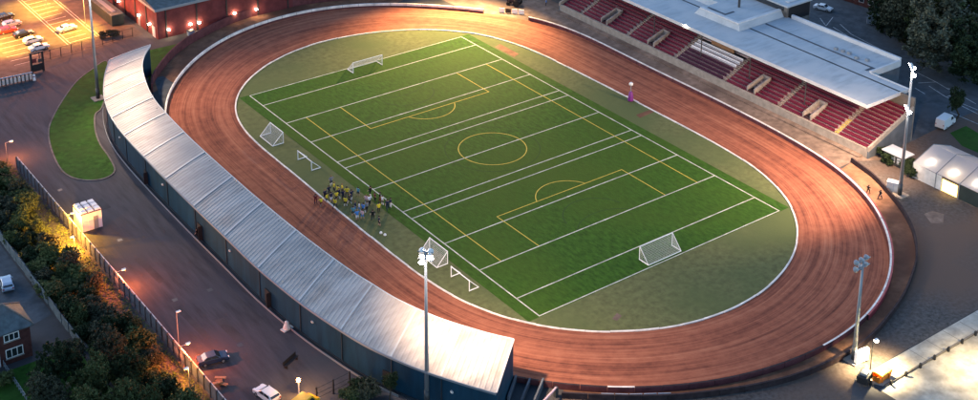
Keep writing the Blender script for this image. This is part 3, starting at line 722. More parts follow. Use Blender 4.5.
# ------------------------------------------------------------------ people
def body_mesh(pose):
    J={'pel':(0,0,.95,.145),'wai':(0,0,1.10,.13),'che':(0,.01,1.32,.155),'nec':(0,0,1.50,.065),'hed':(0,.02,1.62,.105),'top':(0,.01,1.74,.085)}
    E_=[('pel','wai'),('wai','che'),('che','nec'),('nec','hed'),('hed','top')]
    for s,n in ((-1,'l'),(1,'r')):
        st=pose['step']*s
        J['hip'+n]=(s*.10,0,.90,.10); J['kne'+n]=(s*.12,st*.5+.03,.50,.07); J['ank'+n]=(s*.13,st-.02*abs(st),.08+max(0,-st)*.2,.045); J['toe'+n]=(s*.15,st+.17,.04+max(0,-st)*.1,.035)
        J['sho'+n]=(s*.19,0,1.43,.07)
        ex,ey,ez,hx,hy,hz=pose['arm']
        J['elb'+n]=(s*(.19+ex),ey,1.43+ez,.045); J['wri'+n]=(s*(.19+hx),hy,1.43+hz,.032); J['han'+n]=(s*(.19+hx+.01),hy+.03,1.43+hz-.09,.036)
        E_+=[('pel','hip'+n),('hip'+n,'kne'+n),('kne'+n,'ank'+n),('ank'+n,'toe'+n),('che','sho'+n),('sho'+n,'elb'+n),('elb'+n,'wri'+n),('wri'+n,'han'+n)]
    ks=list(J); me=bpy.data.meshes.new('b'); me.from_pydata([J[k][:3] for k in ks],[(ks.index(a),ks.index(b)) for a,b in E_],[])
    o=bpy.data.objects.new('b',me); COL.objects.link(o)
    o.modifiers.new('s','SKIN'); 
    for i,k in enumerate(ks): me.skin_vertices[0].data[i].radius=(J[k][3],)*2; me.skin_vertices[0].data[i].use_root=(k=='pel')
    sub=o.modifiers.new('u','SUBSURF'); sub.levels=1; sub.render_levels=1
    dg=bpy.context.evaluated_depsgraph_get(); m=bpy.data.meshes.new_from_object(o.evaluated_get(dg)); bpy.data.objects.remove(o); bpy.data.meshes.remove(me)
    for p in m.polygons:
        c=p.center; p.use_smooth=True
        arm=abs(c.x)>.20 and c.z>.7
        if c.z>1.50: k=0
        elif arm and (c.z<1.22 or abs(c.x)>.36): k=0
        elif c.z>.93: k=1
        elif c.z>.52: k=2
        elif c.z>.10: k=3
        else: k=4
        p.material_index=k
    return m
poses=[dict(step=.08,arm=(.07,-.02,-.29,.09,.04,-.54)),dict(step=.26,arm=(.08,.03,-.28,.10,.16,-.47)),dict(step=.04,arm=(.18,-.06,-.25,.04,.08,-.42)),dict(step=.14,arm=(.10,.10,-.25,.06,.32,-.30))]
BM_=[body_mesh(p) for p in poses]
hair_me=MB().lathe((0,.0,1.62),[(.118,.0),(.125,.06),(.105,.13),(.05,.165)],10).mesh('hair')
def person(x,y,rz,pose,shirt,shorts,socks,label,group=None,hair='hair',h=1.0):
    me=BM_[pose].copy()
    for m_ in ('skin',shirt,shorts,socks,'black_kit'): me.materials.append(M[m_])
    t=bpy.data.objects.new('person',me); COL.objects.link(t); t.location=(x,y,.035); t.rotation_euler=(0,0,rz); t.scale=(h*1.3,h*1.3,h)
    tag(t,label,'person',group)
    hm=hair_me.copy(); ho=link(hm,'hair',hair,t,True); return t
def P8(zx,zy): return at(290+zx/5.125,150+zy/5.125+3.0)
G='players gathered beside the touchline'
crowd=[(228,200,'yellow','navy'),(240,245,'yellow','black_kit'),(268,205,'yellow','navy'),(292,226,'yellow','navy'),(285,275,'yellow','black_kit'),(232,282,'yellow','navy'),(190,255,'yellow','navy'),(160,275,'yellow','maroon_kit'),(455,305,'yellow','black_kit'),(247,215,'yellow','navy'),
 (212,168,'grey_kit','navy'),(200,215,'navy','navy'),(180,238,'navy','black_kit'),(252,233,'navy','navy'),(272,238,'navy','navy'),(316,240,'navy','navy'),(350,222,'teal_kit','navy'),(412,222,'black_kit','black_kit'),(436,250,'maroon_kit','black_kit'),(408,268,'white_kit','black_kit'),(474,268,'white_kit','navy'),(500,292,'navy','navy'),(516,280,'navy','white_kit'),(425,342,'black_kit','black_kit'),(457,375,'navy','black_kit'),
 (355,302,'white_kit','blue'),(345,345,'blue','white_kit'),(372,340,'pink_kit','blue'),(325,325,'teal_kit','navy'),(376,310,'blue','navy'),(392,262,'pink_kit','grey_kit'),(132,262,'maroon_kit','maroon_kit'),(212,252,'navy','white_kit'),(305,262,'black_kit','navy'),(335,300,'navy','blue'),(395,300,'grey_kit','black_kit'),(462,252,'black_kit','maroon_kit')]
cname=dict(yellow='yellow bib',grey_kit='grey top',navy='navy top',teal_kit='pale teal top',black_kit='black top',maroon_kit='maroon top',white_kit='white top',blue='bright blue top',pink_kit='pale pink top')
sname=dict(navy='navy shorts',black_kit='black shorts',maroon_kit='maroon trousers',white_kit='white shorts',blue='blue shorts',grey_kit='grey shorts')
combos={}
for c in crowd: combos.setdefault((c[2],c[3]),[]).append(c)
ordw=['first','second','third','fourth','fifth','sixth']
for i,(zx,zy,sh,so) in enumerate(crowd):
    same=sorted(combos[(sh,so)],key=lambda c:c[0]); p=P8(zx,zy)
    lab='person in %s and %s in the group by the touchline'%(cname[sh],sname[so])
    if len(same)>1:
        q=[c[:2] for c in same].index((zx,zy)); lab='person in %s and %s, %s such from left in touchline group'%(cname[sh],sname[so],ordw[q])
    person(p.x,p.y,rnd.uniform(-PI,PI),i%4,sh,so,rnd.choice(['skin',so,'white_kit','navy']),lab,G,rnd.choice(['hair','hair','hair_light']),rnd.uniform(1.02,1.18))
for (px,py,sh,so,lab) in ((868,194,'black_kit','black_kit','person in black standing on the path beside the right hand bend'),(880,199,'black_kit','navy','person in dark clothes walking on the path inside the perimeter wall'),(197,238,'black_kit','black_kit','person in black beside the teal back wall of the curved stand')):
    p=at(px,py); person(p.x,p.y,rnd.uniform(-PI,PI),1,sh,so,so,lab)

# ball bags near the players
for i,(px,py) in enumerate(((381,234),(385,236))):
    p=at(px,py); MB().lathe((0,0,0),[(.12,0),(.26,.12),(.26,.3),(.1,.46)],8).build('ball_bag','white',None).location=(p.x,p.y,.014)
    tag(bpy.context.scene.objects['ball_bag' if i==0 else 'ball_bag.001'],'small white bag lying %s on the grass below the group of players'%('further left' if i==0 else 'further right'),'bag','white bags on the grass')

# starting signal post on the inner edge of the back straight
p=at(630.5,101)
t=empty('signal_post',p,0,'purple padded signal post with a white lamp on top at the trackside','signal')
MB().tube((0,0,0),(0,0,3.7),.08,n=8).build('pole','galv',t)
MB().lathe((0,0,.1),[(.55,0),(.6,.1),(.5,1.2),(.35,1.9),(.2,2.1)],10).build('padding','purple_pad',t,True)
MB().lathe((0,0,3.5),[(.15,0),(.42,.15),(.42,.5),(.2,.7)],10).build('lamp','white',t,True)

# ------------------------------------------------------------------ vehicles
def car_proto(body_mat,kind='hatch'):
    L_,Wd=(4.3,1.78); 
    if kind=='van': prof=[(-2.5,.35),(-2.55,1.0),(-2.5,2.25),(-2.3,2.35),(1.0,2.35),(1.75,1.45),(2.45,1.15),(2.55,.7),(2.5,.35)]; gl=[(.95,2.25),(1.70,1.48)]; Wd=2.0
    elif kind=='saloon': prof=[(-2.2,.32),(-2.28,.75),(-2.2,.98),(-1.55,1.05),(-.95,1.42),(.35,1.46),(1.05,1.0),(2.0,.86),(2.22,.65),(2.2,.32)]
    else: prof=[(-2.05,.32),(-2.12,.8),(-2.0,1.05),(-1.75,1.38),(-1.3,1.50),(.25,1.50),(1.0,1.04),(1.9,.90),(2.12,.66),(2.1,.32)]
    root=bpy.data.objects.new('car',None)
    COL.objects.link(root)
    belt=1.0 if kind!='van' else 1.4
    v=[];n=len(prof);secs=[(-1,.0),(-.94,.04),(.94,.04),(1,.0)]
    k=MB(); 
    for s_ in (-1,-.93,.93,1):
        for x,z in prof:
            zz=z if abs(s_)<1 else max(.34,z-.05); xx=x*(1 if abs(s_)<1 else .975)
            tumble=1.0 if z<=belt+.06 else 1-.16*(z-belt)/.5*(1 if kind!='van' else .25)
            k.v.append((xx,s_*Wd/2*tumble,zz))
    for a in range(3):
        for i in range(n-1): k.f.append((a*n+i,a*n+i+1,(a+1)*n+i+1,(a+1)*n+i)); k.m.append(0)
        k.f.append((a*n+n-1,a*n,(a+1)*n,(a+1)*n+n-1)); k.m.append(0)
    k.f += [tuple(range(n-1,-1,-1)),tuple(3*n+i for i in range(n))]; k.m += [0,0]
    bd=k.build('body',body_mat,root)
    # glass: windscreen, rear window, side windows (slightly proud)
    def pt(i,f,y,o=.02):
        (x0,z0),(x1,z1)=prof[i],prof[i+1]; x=x0+(x1-x0)*f; z=z0+(z1-z0)*f; dx,dz=x1-x0,z1-z0; l=math.hypot(dx,dz); return (x-dz/l*o,y,z+dx/l*o)
    wi={'van':[4],'saloon':[5,3],'hatch':[5,2]}[kind]
    for nm,i in zip(('windscreen','rear_window'),wi):
        w=Wd/2*.80; MB().quad(pt(i,.08,-w),pt(i,.08,w),pt(i,.92,w*1.02),pt(i,.92,-w*1.02)).build(nm,'glass_dark',root)
    for s_ in (-1,1):
        if kind=='van': poly=[(.35,1.45),(1.5,1.45),(.95,2.1),(.35,2.1)]; polys=[poly]
        elif kind=='saloon': polys=[[(-1.35,1.06),(-.35,1.06),(-.35,1.36),(-.9,1.36)],[(-.25,1.06),(.85,1.06),(.38,1.38),(-.25,1.38)]]
        else: polys=[[(-1.65,1.06),(-.45,1.06),(-.45,1.42),(-1.45,1.40)],[(-.35,1.06),(.8,1.06),(.25,1.42),(-.35,1.42)]]
        for poly in polys:
            MB().add([(x,s_*(Wd/2*(1-(.16 if kind!='van' else .04)*max(0,z-belt)/.5)+.012),z) for x,z in poly],[(0,1,2,3)]).build('side_window','glass_dark',root)
        hx=prof[-2][0]-.06; MB().box((hx,s_*Wd*.36,.72 if kind!='van' else .95),(.16,.36,.16)).build('headlight','lamp_clear',root)
        tx=prof[1][0]+.06; MB().box((tx,s_*Wd*.40,.85 if kind!='van' else 1.2),(.14,.22,.2)).build('tail_light','lamp_red',root)
        MB().box((.75,s_*(Wd/2+.09),1.05 if kind!='van' else 1.5),(.12,.16,.12)).build('mirror',body_mat,root)
        for x in (-1.32,1.32):
            wh=empty('wheel'); wh.parent=root; wh.location=(x,s_*(Wd/2-.10),.32)
            MB().tube((0,-.11,0),(0,.11,0),.32,n=14).build('tyre','tyre',wh); MB().tube((0,-.115,0),(0,.115,0),.2,n=10).build('rim','rim',wh)
    MB().box((prof[-1][0]-.02,0,.42),(.14,Wd*.92,.16)).build('bumper','steel_dark',root); MB().box((prof[0][0]+.02,0,.42),(.14,Wd*.92,.16)).build('bumper','steel_dark',root)
    return root
protos={}
def car(px,py,rz,mat_,kind,label,z=.02,group=None):
    o=car_proto(mat_,kind); p=at(px,py); o.location=(p.x,p.y,z); o.rotation_euler=(0,0,rz); tag(o,label,'van' if kind=='van' else 'car',group); return o
GP='cars parked in the orange lit car park'
car(5,19,math.radians(10),'car_black','hatch','black car at the top left edge of the car park, farthest of its row',group=GP)
car(12,26,math.radians(5),'car_silver','hatch','silver car in the left row of the car park, behind the red one',group=GP)
car(8,32.5,math.radians(0),'car_red','hatch','red car in the left row of the car park',group=GP)
car(23.5,36,math.radians(2),'car_black','saloon','black saloon between the red car and the two white cars',group=GP)
car(33,42.5,math.radians(5),'car_white','hatch','white hatchback next to the black saloon in the car park',group=GP)
car(39,49.5,math.radians(5),'car_white','saloon','white car nearest the gate pillars in the car park',group=GP)
car(67,30.5,math.radians(8),'car_white','saloon','white car parked alone in the middle bays of the car park',group=GP)
car(213,362,math.radians(-12),'car_blue','saloon','dark blue car on the service road beside the railings')
car(267,398,math.radians(100),'car_white','hatch','white car with dark windscreen at the bottom edge of the service road')
car(7,287,math.radians(80),'car_ice','hatch','pale blue car on the residential lane at the left edge')
car(823,10,math.radians(-72),'car_white','saloon','white car driving on the road behind the main stand')
car(878,25,math.radians(-60),'car_silver','van','pale van parked by the dark houses behind the main stand')
car(303,412,math.radians(20),'car_yellow','van','yellow van cut off by the bottom edge near the railing')

# parking bay lines
cp=bpy.data.objects['car_park']
def bay(x0,y0,x1,y1,w=.14,z=.019):
    a,b=Vector((x0,y0,0)),Vector((x1,y1,0)); d=(b-a).normalized(); n=Vector((-d.y,d.x,0))*w/2
    return MB().quad(*[(q.x,q.y,z) for q in (a-n,b-n,b+n,a+n)]).build('bay_line','paint_worn',cp)
bay(-47.6,96,-47.6,140); bay(-46.9,96,-46.9,140,.12); bay(-40.6,97,-40.6,140); bay(-39.9,97,-39.9,140,.12)
for i in range(16): bay(-46.8,97.2+i*2.6,-42.0,97.2+i*2.6+.4)
for i in range(14): bay(-61,92+i*2.7,-54.5,92+i*2.7)

# ------------------------------------------------------------------ brick building and car park furniture
bb_=empty('brick_building',(-30,87,0),label='red brick building with grey metal roof and wall lamps beyond the far bend',cat='building')
H=7.0; Xw,Xe,Ys,Yn=0,62,0.2,46
MB().b2(Xw,Ys,0,Xe,Yn,H).build('wall','brick',bb_)
MB().add([(-.5,-.3,H),(Xe+.5,-.3,H),(Xe+.5,Yn+.3,H),(-.5,Yn+.3,H),(-.5,-.3,H+.45),(Xe+.5,-.3,H+.45),(Xe+.5,Yn/2,H+3.6),(-.5,Yn/2,H+3.6),(Xe+.5,Yn+.3,H+.45),(-.5,Yn+.3,H+.45)],[(0,1,5,4),(4,5,6,7),(7,6,8,9),(0,4,7,9,3),(1,2,8,6,5),(0,3,2,1)]).build('roof','slate',bb_)
MB().b2(-.62,-.42,H-.08,Xe+.6,-.31,H+.5).build('gutter','galv',bb_); MB().b2(-.62,-.31,H-.08,-.51,Yn,H+.5).build('gutter','galv',bb_)
for x in (2,9.5,17,25,33,41): MB().b2(x,.02,0,x+.3,.19,H-.1).build('downpipe','black',bb_)
for y in (6,12.5,19,26,33): MB().b2(-.18,y,0,-.01,y+.3,H-.1).build('downpipe','black',bb_)
MB().b2(-.06,1.6,0,-.005,3.2,2.6).build('door','white_dirty',bb_)
MB().b2(-.05,10.2,0,-.005,11.6,2.5).build('door','galv',bb_)
def wall_lamp(px,py,hgt,face):
    # face 's' south wall (y = 87.2) or 'w' west wall (x = -30)
    d=at(px,py)-CAM
    tt=((86.95-CAM.y)/d.y) if face=='s' else ((-30.25-CAM.x)/d.x)
    q=CAM+d*tt
    t=empty('wall_lamp',q,0,hgt,'wall lamp','lamps on the brick building')
    MB().box((0,.12 if face=='s' else 0,0),(.25,.2,.3)).build('bracket','steel_dark',t)
    MB().lathe((0,-.15 if face=='s' else 0,-.2),[(.1,0),(.34,.1),(.34,.3),(.12,.45)],8).build('globe','lens_wall',t,True)
    l=bpy.data.lights.new('wall_bulb','POINT'); l.energy=40; l.color=(1,.62,.35); l.shadow_soft_size=.3
    o=bpy.data.objects.new('wall_bulb',l); COL.objects.link(o); o.parent=t; o.location=((0,-.9,-.3) if face=='s' else (-.9,0,-.3))
for px,py,face,lab in ((168.6,29.5,'s','glowing wall lamp nearest the corner on the long brick wall'),(190.2,24,'s','small glowing wall lamp on the brick wall above the grey bin'),(198.8,22.5,'s','glowing wall lamp right of the grey bin on the brick wall'),(234.5,13.2,'s','glowing wall lamp on the brick wall, second from the right'),(256,9,'s','rightmost glowing wall lamp on the brick wall'),(149.3,24.2,'w','bright wall lamp on the short brick wall by the corner'),(138.6,15,'w','dim wall lamp in the middle of the short brick wall'),(118.5,1,'w','wall lamp on the short brick wall at the top edge')):
    wall_lamp(px,py,lab,face)
p=at(191,36); t=empty('waste_bin',p,.1,'grey wheeled bin by the long brick wall','bin'); MB().box((0,0,.75),(1.3,1.0,1.2),taper=1.1).build('bin_body','car_ice',t,bevel=.05); MB().box((0,0,1.42),(1.5,1.2,.14)).build('lid','steel_dark',t)
p=at(106,15.5); t=empty('storage_container',(p.x,p.y,0),0,'long dark green storage container beside the brick building','container')
CL,CW,CH=15,2.9,2.7
k=MB(); 
for i in range(60):
    y=-CL/2+CL*i/60; w=CW/2-(.06 if i%2 else 0); k.b2(-w,y,.1,w,y+CL/60+.001,CH-.1)
k.build('ribbed_body','container_green',t); MB().b2(-CW/2-.04,-CL/2-.05,CH-.1,CW/2+.04,CL/2+.05,CH).build('roof','slate',t); MB().b2(-.5,-CL/2+2,CH,.5,CL/2-3,CH+.08).build('roof_rail','galv',t)
for s_ in (-1,1): MB().b2(.03*s_,-CL/2-.09,.2,s_*(CW/2-.05),-CL/2-.051,CH-.2).build('door','container_green',t)
# shrubs by the car park fence come with the plants
# railing between car park and road
rl=empty('car_park_railing',(0,0,0),label='thin dark railing along the front of the car park',cat='railing')
A=Vector((-56,90.4,0)); B=Vector((-34,92.2,0)); n_=9
for i in range(n_+1):
    q=A.lerp(B,i/n_); MB().tube(tuple(q),(q.x,q.y,2.3),.07,n=6).build('post','black',rl)
for z in (.3,2.2): MB().tube((A.x,A.y,z),(B.x,B.y,z),.04,n=5).build('rail','black',rl)
k=MB()
for i in range(n_*14): q=A.lerp(B,(i+.5)/(n_*14)); k.tube((q.x,q.y,.3),(q.x,q.y,2.2),.012,n=3,cap=False)
k.build('mesh_infill','steel_dark',rl)['kind']='stuff'
# gate pillars (dark) and white bollard
p=at(38,72); t=empty('gate_frame',(p.x,p.y,0),0,'dark gate frame with notice boards at the car park entrance','gate')
for s_ in (-1,1): MB().b2(s_*1.25-.2,-.2,0,s_*1.25+.2,.2,4.6).build('pillar','black',t)
MB().b2(-1.05,-.08,.3,1.05,.08,1.9).build('gate_panel','black',t); MB().b2(-1.05,-.06,2.3,-.1,.06,3.2).build('notice_board','brick',t); MB().b2(.25,-.06,2.2,1.0,.06,3.0).build('notice_board','steel_dark',t)
MB().b2(-1.45,-.15,4.4,1.45,.15,4.65).build('lintel','steel_dark',t)
p=at(34.5,80.5); t=empty('bollard',p,0,'white bollard in front of the dark gate frame','bollard'); MB().lathe((0,0,0),[(.32,0),(.32,.3),(.26,.35),(.26,1.3),(.1,1.45)],10).build('post','white',t,True); MB().lathe((0,0,.9),[(.27,0),(.27,.18)],10).build('band','red_fence',t)
# white panelled wall at the entrance
w=empty('panel_wall',(0,0,0),label='low wall of pale panels between posts at the left edge of the entrance',cat='wall')
A=at(-14,89.5); B=at(33,79.5); nn=12
for i in range(nn+1): q=A.lerp(B,i/nn); MB().b2(q.x-.12,q.y-.12,0,q.x+.12,q.y+.12,1.75).build('post','steel_dark',w)
for i in range(nn):
    q=A.lerp(B,(i+.5)/nn); a=math.atan2(B.y-A.y,B.x-A.x); ln=(B-A).length/nn-.26
    MB().box((q.x,q.y,.75),(ln,.08,1.2),a).build('panel','white_dirty',w)
MB().tube((A.x,A.y,1.7),(B.x,B.y,1.7),.14,n=6).build('coping','car_ice',w)

# ------------------------------------------------------------------ left boundary: railings, lamps, kiosk
fx=-75.6
mat('palisade',(.13,.16,.19),.6,var=.2,scale=1.0); mat('palisade_post',(.03,.035,.045),.6)
fence=empty('boundary_fence',(fx,0,0),label='long palisade fence with pale posts between the service road and the verge',cat='fence')
y=45.6; pm=None; step=2.05
pk=MB()
for i in range(9): pk.b2(-.03,-.90+i*.225-.045,.10,.03,-.90+i*.225+.045,2.1)
pk.b2(.03,-.97,.45,.08,.97,.53).b2(.03,-.97,1.65,.08,.97,1.73)
post=MB().b2(-.12,-.12,0,.12,.12,2.30); 
first=True
while y>-62:
    if first: po=post.build('post','palisade_post',fence); po.location=(0,y,0); pa=pk.build('palisade_panel','palisade',fence); pa.location=(0,y-step/2,0); first=False
    else: part('post',po.data,fence,(0,y,0)); part('palisade_panel',pa.data,fence,(0,y-step/2,0))
    y-=step
MB().b2(.085,-62,2.14,.20,45.6,2.24).build('top_rail','white_dirty',fence)
def sodium(x,y,h,label,power,col=(1,.30,.06),lit=True,reach=.9,dirx=1,group='low lamps along the fence'):
    t=empty('street_lamp',(x,y,0),0,label,'street lamp',group)
    MB().tube((0,0,0),(0,0,h),.07,.05,8).build('pole','galv',t)
    MB().tube((0,0,h),(dirx*reach,0,h+.12),.045,n=6).build('arm','galv',t)
    hd=MB().box((dirx*(reach+.2),0,h+.12),(.7,.34,.18)).build('lamp_head','white',t,bevel=.04)
    MB().box((dirx*(reach+.2),0,h+.02),(.5,.24,.03)).build('lens','lens_sodium' if lit else 'lens_off',hd)
    if lit:
        l=bpy.data.lights.new('lamp_bulb','POINT'); l.energy=power; l.color=col; l.shadow_soft_size=.15
        o=bpy.data.objects.new('lamp_bulb',l); COL.objects.link(o); o.parent=t; o.location=(dirx*(reach+.2),0,h-.12)
    return t
def carlamp(t,power,dirx):
    l=bpy.data.lights.new('lamp_beam','SPOT'); l.energy=power; l.color=(1,.58,.05); l.spot_size=math.radians(100); l.spot_blend=.5; l.shadow_soft_size=.2
    o=bpy.data.objects.new('lamp_beam',l); COL.objects.link(o); o.parent=t; o.location=(dirx*1.4,0,8.3); o.rotation_euler=(0,math.radians(-dirx*12),0)
sodium(-76.2,49.5,3.6,'lamp at the far end of the palisade fence',SODIUM*1.2,(1,.25,.07))
sodium(-76.0,17.2,3.6,'yellow lamp at the fence right beside the white kiosk',SODIUM*4.5,(1,.48,.03),reach=.5)
sodium(-76.0,-4.0,3.4,'red glowing lamp halfway along the fence below the kiosk',SODIUM*2.2,(1,.18,.05))
sodium(-76.0,-27.8,3.4,'red glowing lamp at the fence beside the dark blue car',SODIUM*2.8,(1,.18,.05))
sodium(-74.3,-22.8,5.6,'thin unlit lamp post standing by the fence above the dark blue car',0,lit=False,reach=.1)
sodium(-77.2,11.5,2.6,'lamp hidden among the shrubs behind the fence',SODIUM*5,(1,.36,.04),reach=.15,dirx=-1)
sodium(-77.0,-32.5,3.0,'lamp behind the fence lighting the verge near the bottom',SODIUM*1.0,(1,.34,.05),reach=.15,dirx=-1)
p=at(299,394); t=empty('lamp_bollard',p,0,'glowing bollard lamp beside the yellow van','street lamp')
MB().tube((0,0,0),(0,0,2.0),.1,n=8).build('pole','white',t); MB().lathe((0,0,2.0),[(.16,0),(.28,.1),(.28,.4),(.1,.55)],8).build('lens','lens_sodium',t)
l=bpy.data.lights.new('lamp_bulb','POINT'); l.energy=SODIUM*.8; l.color=(1,.48,.16); l.shadow_soft_size=.2; o=bpy.data.objects.new('lamp_bulb',l); COL.objects.link(o); o.parent=t; o.location=(0,-.4,2.9)
# car park lamps
carlamp(sodium(-40.9,103.0,8.5,'tall yellow lamp post in the middle of the car park',SODIUM*14,(1,.28,.07),reach=1.2,dirx=-1,group='car park lamp posts'),SODIUM*16,-1)
carlamp(sodium(-43.5,122,8.5,'tall yellow lamp post at the top edge of the car park',SODIUM*12,(1,.28,.07),reach=1.2,dirx=-1,group='car park lamp posts'),SODIUM*16,-1)
carlamp(sodium(-62.5,104,8.5,'tall yellow lamp post at the left edge of the car park',SODIUM*12,(1,.28,.07),reach=1.2,dirx=1,group='car park lamp posts'),SODIUM*16,1)
# kiosk
t=empty('kiosk',(-72.5,18.0,0),math.radians(0),'white panelled kiosk lit yellow beside the fence','kiosk')
t.scale=(1,1,1.2)
MB().b2(-1.7,-1.9,.1,1.7,1.9,2.9).build('walls','kiosk_panel',t)
for s_ in (-1,1):
    for yy in (-1.9,-.63,.63,1.9): MB().b2(s_*1.7-.05,yy-.05,.1,s_*1.7+.05,yy+.05,2.95).build('mullion','white',t)
for xx in (-.6,.6): MB().b2(xx-.05,-1.96,.1,xx+.05,-1.9,2.95).build('mullion','white',t)
for i in range(3):
    for j in range(3):
        cx_,cy_=-1.2+i*1.2,-1.32+j*1.32
        MB().box((cx_,cy_,3.02),(1.05,1.15,.22),taper=.8).build('roof_panel','kiosk_roof',t)
MB().b2(-1.85,-2.05,2.84,1.85,2.05,2.92).build('roof_deck','maroon_wall',t)
MB().b2(.3,-1.98,.12,1.1,-1.93,2.1).build('door','galv',t)

# ------------------------------------------------------------------ house, walls and lane at the lower left
hs=empty('house',(-97,-8,0),label='brick house with slate hip roof and white windows in the lower left corner',cat='house')
ze=5.4
c1=at(34,324,ze); c2=at(24,301,ze); ridge=at(5,306,8.3)
hy0,hy1,hx1=c1.y,c2.y,c1.x
hx0=hx1-13
def lh(x,y,z): return (x+97,y+8,z)
MB().b2(hx0+97+.5,hy0+8.5,0,hx1+97-.5,hy1+8-.5,ze).build('wall','brick_house',hs)
yr=(hy0+hy1)/2; zr=8.2; xr1=hx1-(hy1-hy0)*.5; xr0=hx0+(hy1-hy0)*.5
MB().add([lh(hx0,hy0,ze),lh(hx1,hy0,ze),lh(hx1,hy1,ze),lh(hx0,hy1,ze),lh(xr0,yr,zr),lh(xr1,yr,zr),lh(hx0,hy0,ze-.2),lh(hx1,hy0,ze-.2),lh(hx1,hy1,ze-.2),lh(hx0,hy1,ze-.2)],[(0,1,5,4),(1,2,5),(2,3,4,5),(3,0,4),(6,7,1,0),(7,8,2,1),(8,9,3,2),(9,6,0,3),(9,8,7,6)]).build('roof','slate',hs)
MB().tube(lh(xr0,yr,zr+.05),lh(xr1,yr,zr+.05),.14).tube(lh(xr1,yr,zr+.05),lh(hx1,hy0,ze+.05),.12).tube(lh(xr1,yr,zr+.05),lh(hx1,hy1,ze+.05),.12).build('ridge_tiles','concrete_dark',hs)
MB().b2(hx0+97+3,yr+8-.5,zr-.6,hx0+97+4.2,yr+8+.5,zr+1.3).build('chimney','brick_house',hs)
fy=hy0+8+.5
for (xc,zc,w_,h_) in ((hx1+97-3.2,4.3,2.2,1.2),(hx1+97-3.0,1.7,2.5,1.5),(hx1+97-7.4,4.3,1.8,1.2),(hx1+97-8.4,1.7,2.0,1.5)):
    wd=MB().b2(xc-w_/2,fy-.05,zc-h_/2,xc+w_/2,fy-.01,zc+h_/2).build('window','white',hs)
    for q in range(3): MB().b2(xc-w_/2+.12+q*(w_-.14)/3,fy-.075,zc-h_/2+.14,xc-w_/2+.0+(q+1)*(w_-.14)/3,fy-.055,zc+h_/2-.12).build('pane','glass_dark',wd)
    MB().b2(xc-w_/2-.1,fy-.18,zc-h_/2-.12,xc+w_/2+.1,fy-.01,zc-h_/2-.02).build('sill','concrete',wd)
dr=MB().b2(hx1+97-6.2,fy-.07,.05,hx1+97-5.1,fy-.01,2.2).build('door','white',hs); MB().box((hx1+97-5.3,fy-.11,1.1),(.06,.08,.2)).build('handle','steel',dr)
fw_=empty('lane_fence',(-86.2,0,0),label='weathered grey board fence running down between the lane and the trees',cat='fence')
y=46; bd=None
while y>-16:
    if bd is None: bd=MB().b2(-.06,-.72,0,.06,.72,1.8).build('board_panel','car_ice',fw_,bevel=.02); bd.data.materials[0]=mat('board_grey',(.10,.125,.14),.85,var=.3,scale=1.5); bd.location=(0,y,0)
    else: part('board_panel',bd.data,fw_,(rnd.uniform(-.06,.06),y,rnd.uniform(-.1,.08)),rnd.uniform(-.03,.03))
    y-=1.5
MB().b2(.5,-16,0,.85,46,.5).build('footing','concrete_dark',fw_)
gf=empty('garden_fence',(0,0,0),label='thin pale garden fence in front of the brick house',cat='fence')
A=at(4,367); B=at(27,402)
for i in range(13):
    q=A.lerp(B,i/12); MB().b2(q.x-.06,q.y-.06,0,q.x+.06,q.y+.06,1.1).build('post','galv',gf)
for z in (.4,.95): MB().tube((A.x,A.y,z),(B.x,B.y,z),.05,n=5).build('rail','galv',gf)

# ------------------------------------------------------------------ bits on the service road
p=at(291,364); t=empty('bench',p,math.radians(25),'dark bench standing alone on the service road near the bottom','bench')
MB().b2(-1.5,-.3,.5,1.5,.3,.6).build('seat','black',t); MB().b2(-1.5,.25,.6,1.5,.33,1.1).build('backrest','black',t)
for s_ in (-1,1): MB().b2(s_*1.2-.06,-.28,0,s_*1.2+.06,.28,.5).build('leg','black',t)
p=at(222,384); t=empty('scrap_pile',p,.6,'small heap of red brown pallets by the railings below the dark blue car','pallets')
for i in range(5): MB().box((rnd.uniform(-.7,.7),rnd.uniform(-.5,.5),.12+i*.16),(1.6,.5,.12),rnd.uniform(0,3)).build('pallet','wood',t)
p=at(287,329); t=empty('covered_pile',p,.2,'white covered heap beside the teal wall of the curved stand','pile')
MB().lathe((0,0,0),[(.55,0),(.62,.2),(.5,.55),(.32,.95),(.3,1.25),(.1,1.4)],9).build('cover','white_dirty',t,True); MB().b2(-.9,-.5,0,.9,.5,.15).build('pallet','white_dirty',t)
rg=empty('yard_railing',(0,0,0),label='thin black railing beside the shrubs at the bottom below the curved stand',cat='railing')
A=at(317,402); B=at(350,386)
for i in range(3):
    q=A.lerp(B,i/2); MB().tube(tuple(q),(q.x,q.y,2.4),.13,n=6).build('post','black',rg)
for z in (.6,1.3,2.2): MB().tube((A.x,A.y,z),(B.x,B.y,z),.04,n=5).build('rail','black',rg)

# ------------------------------------------------------------------ right side: marquee, cabins, gate machinery
t=empty('marquee',(60.3,-63.0,0),0,'white marquee with translucent sheet roof glowing from inside at the right edge','tent')
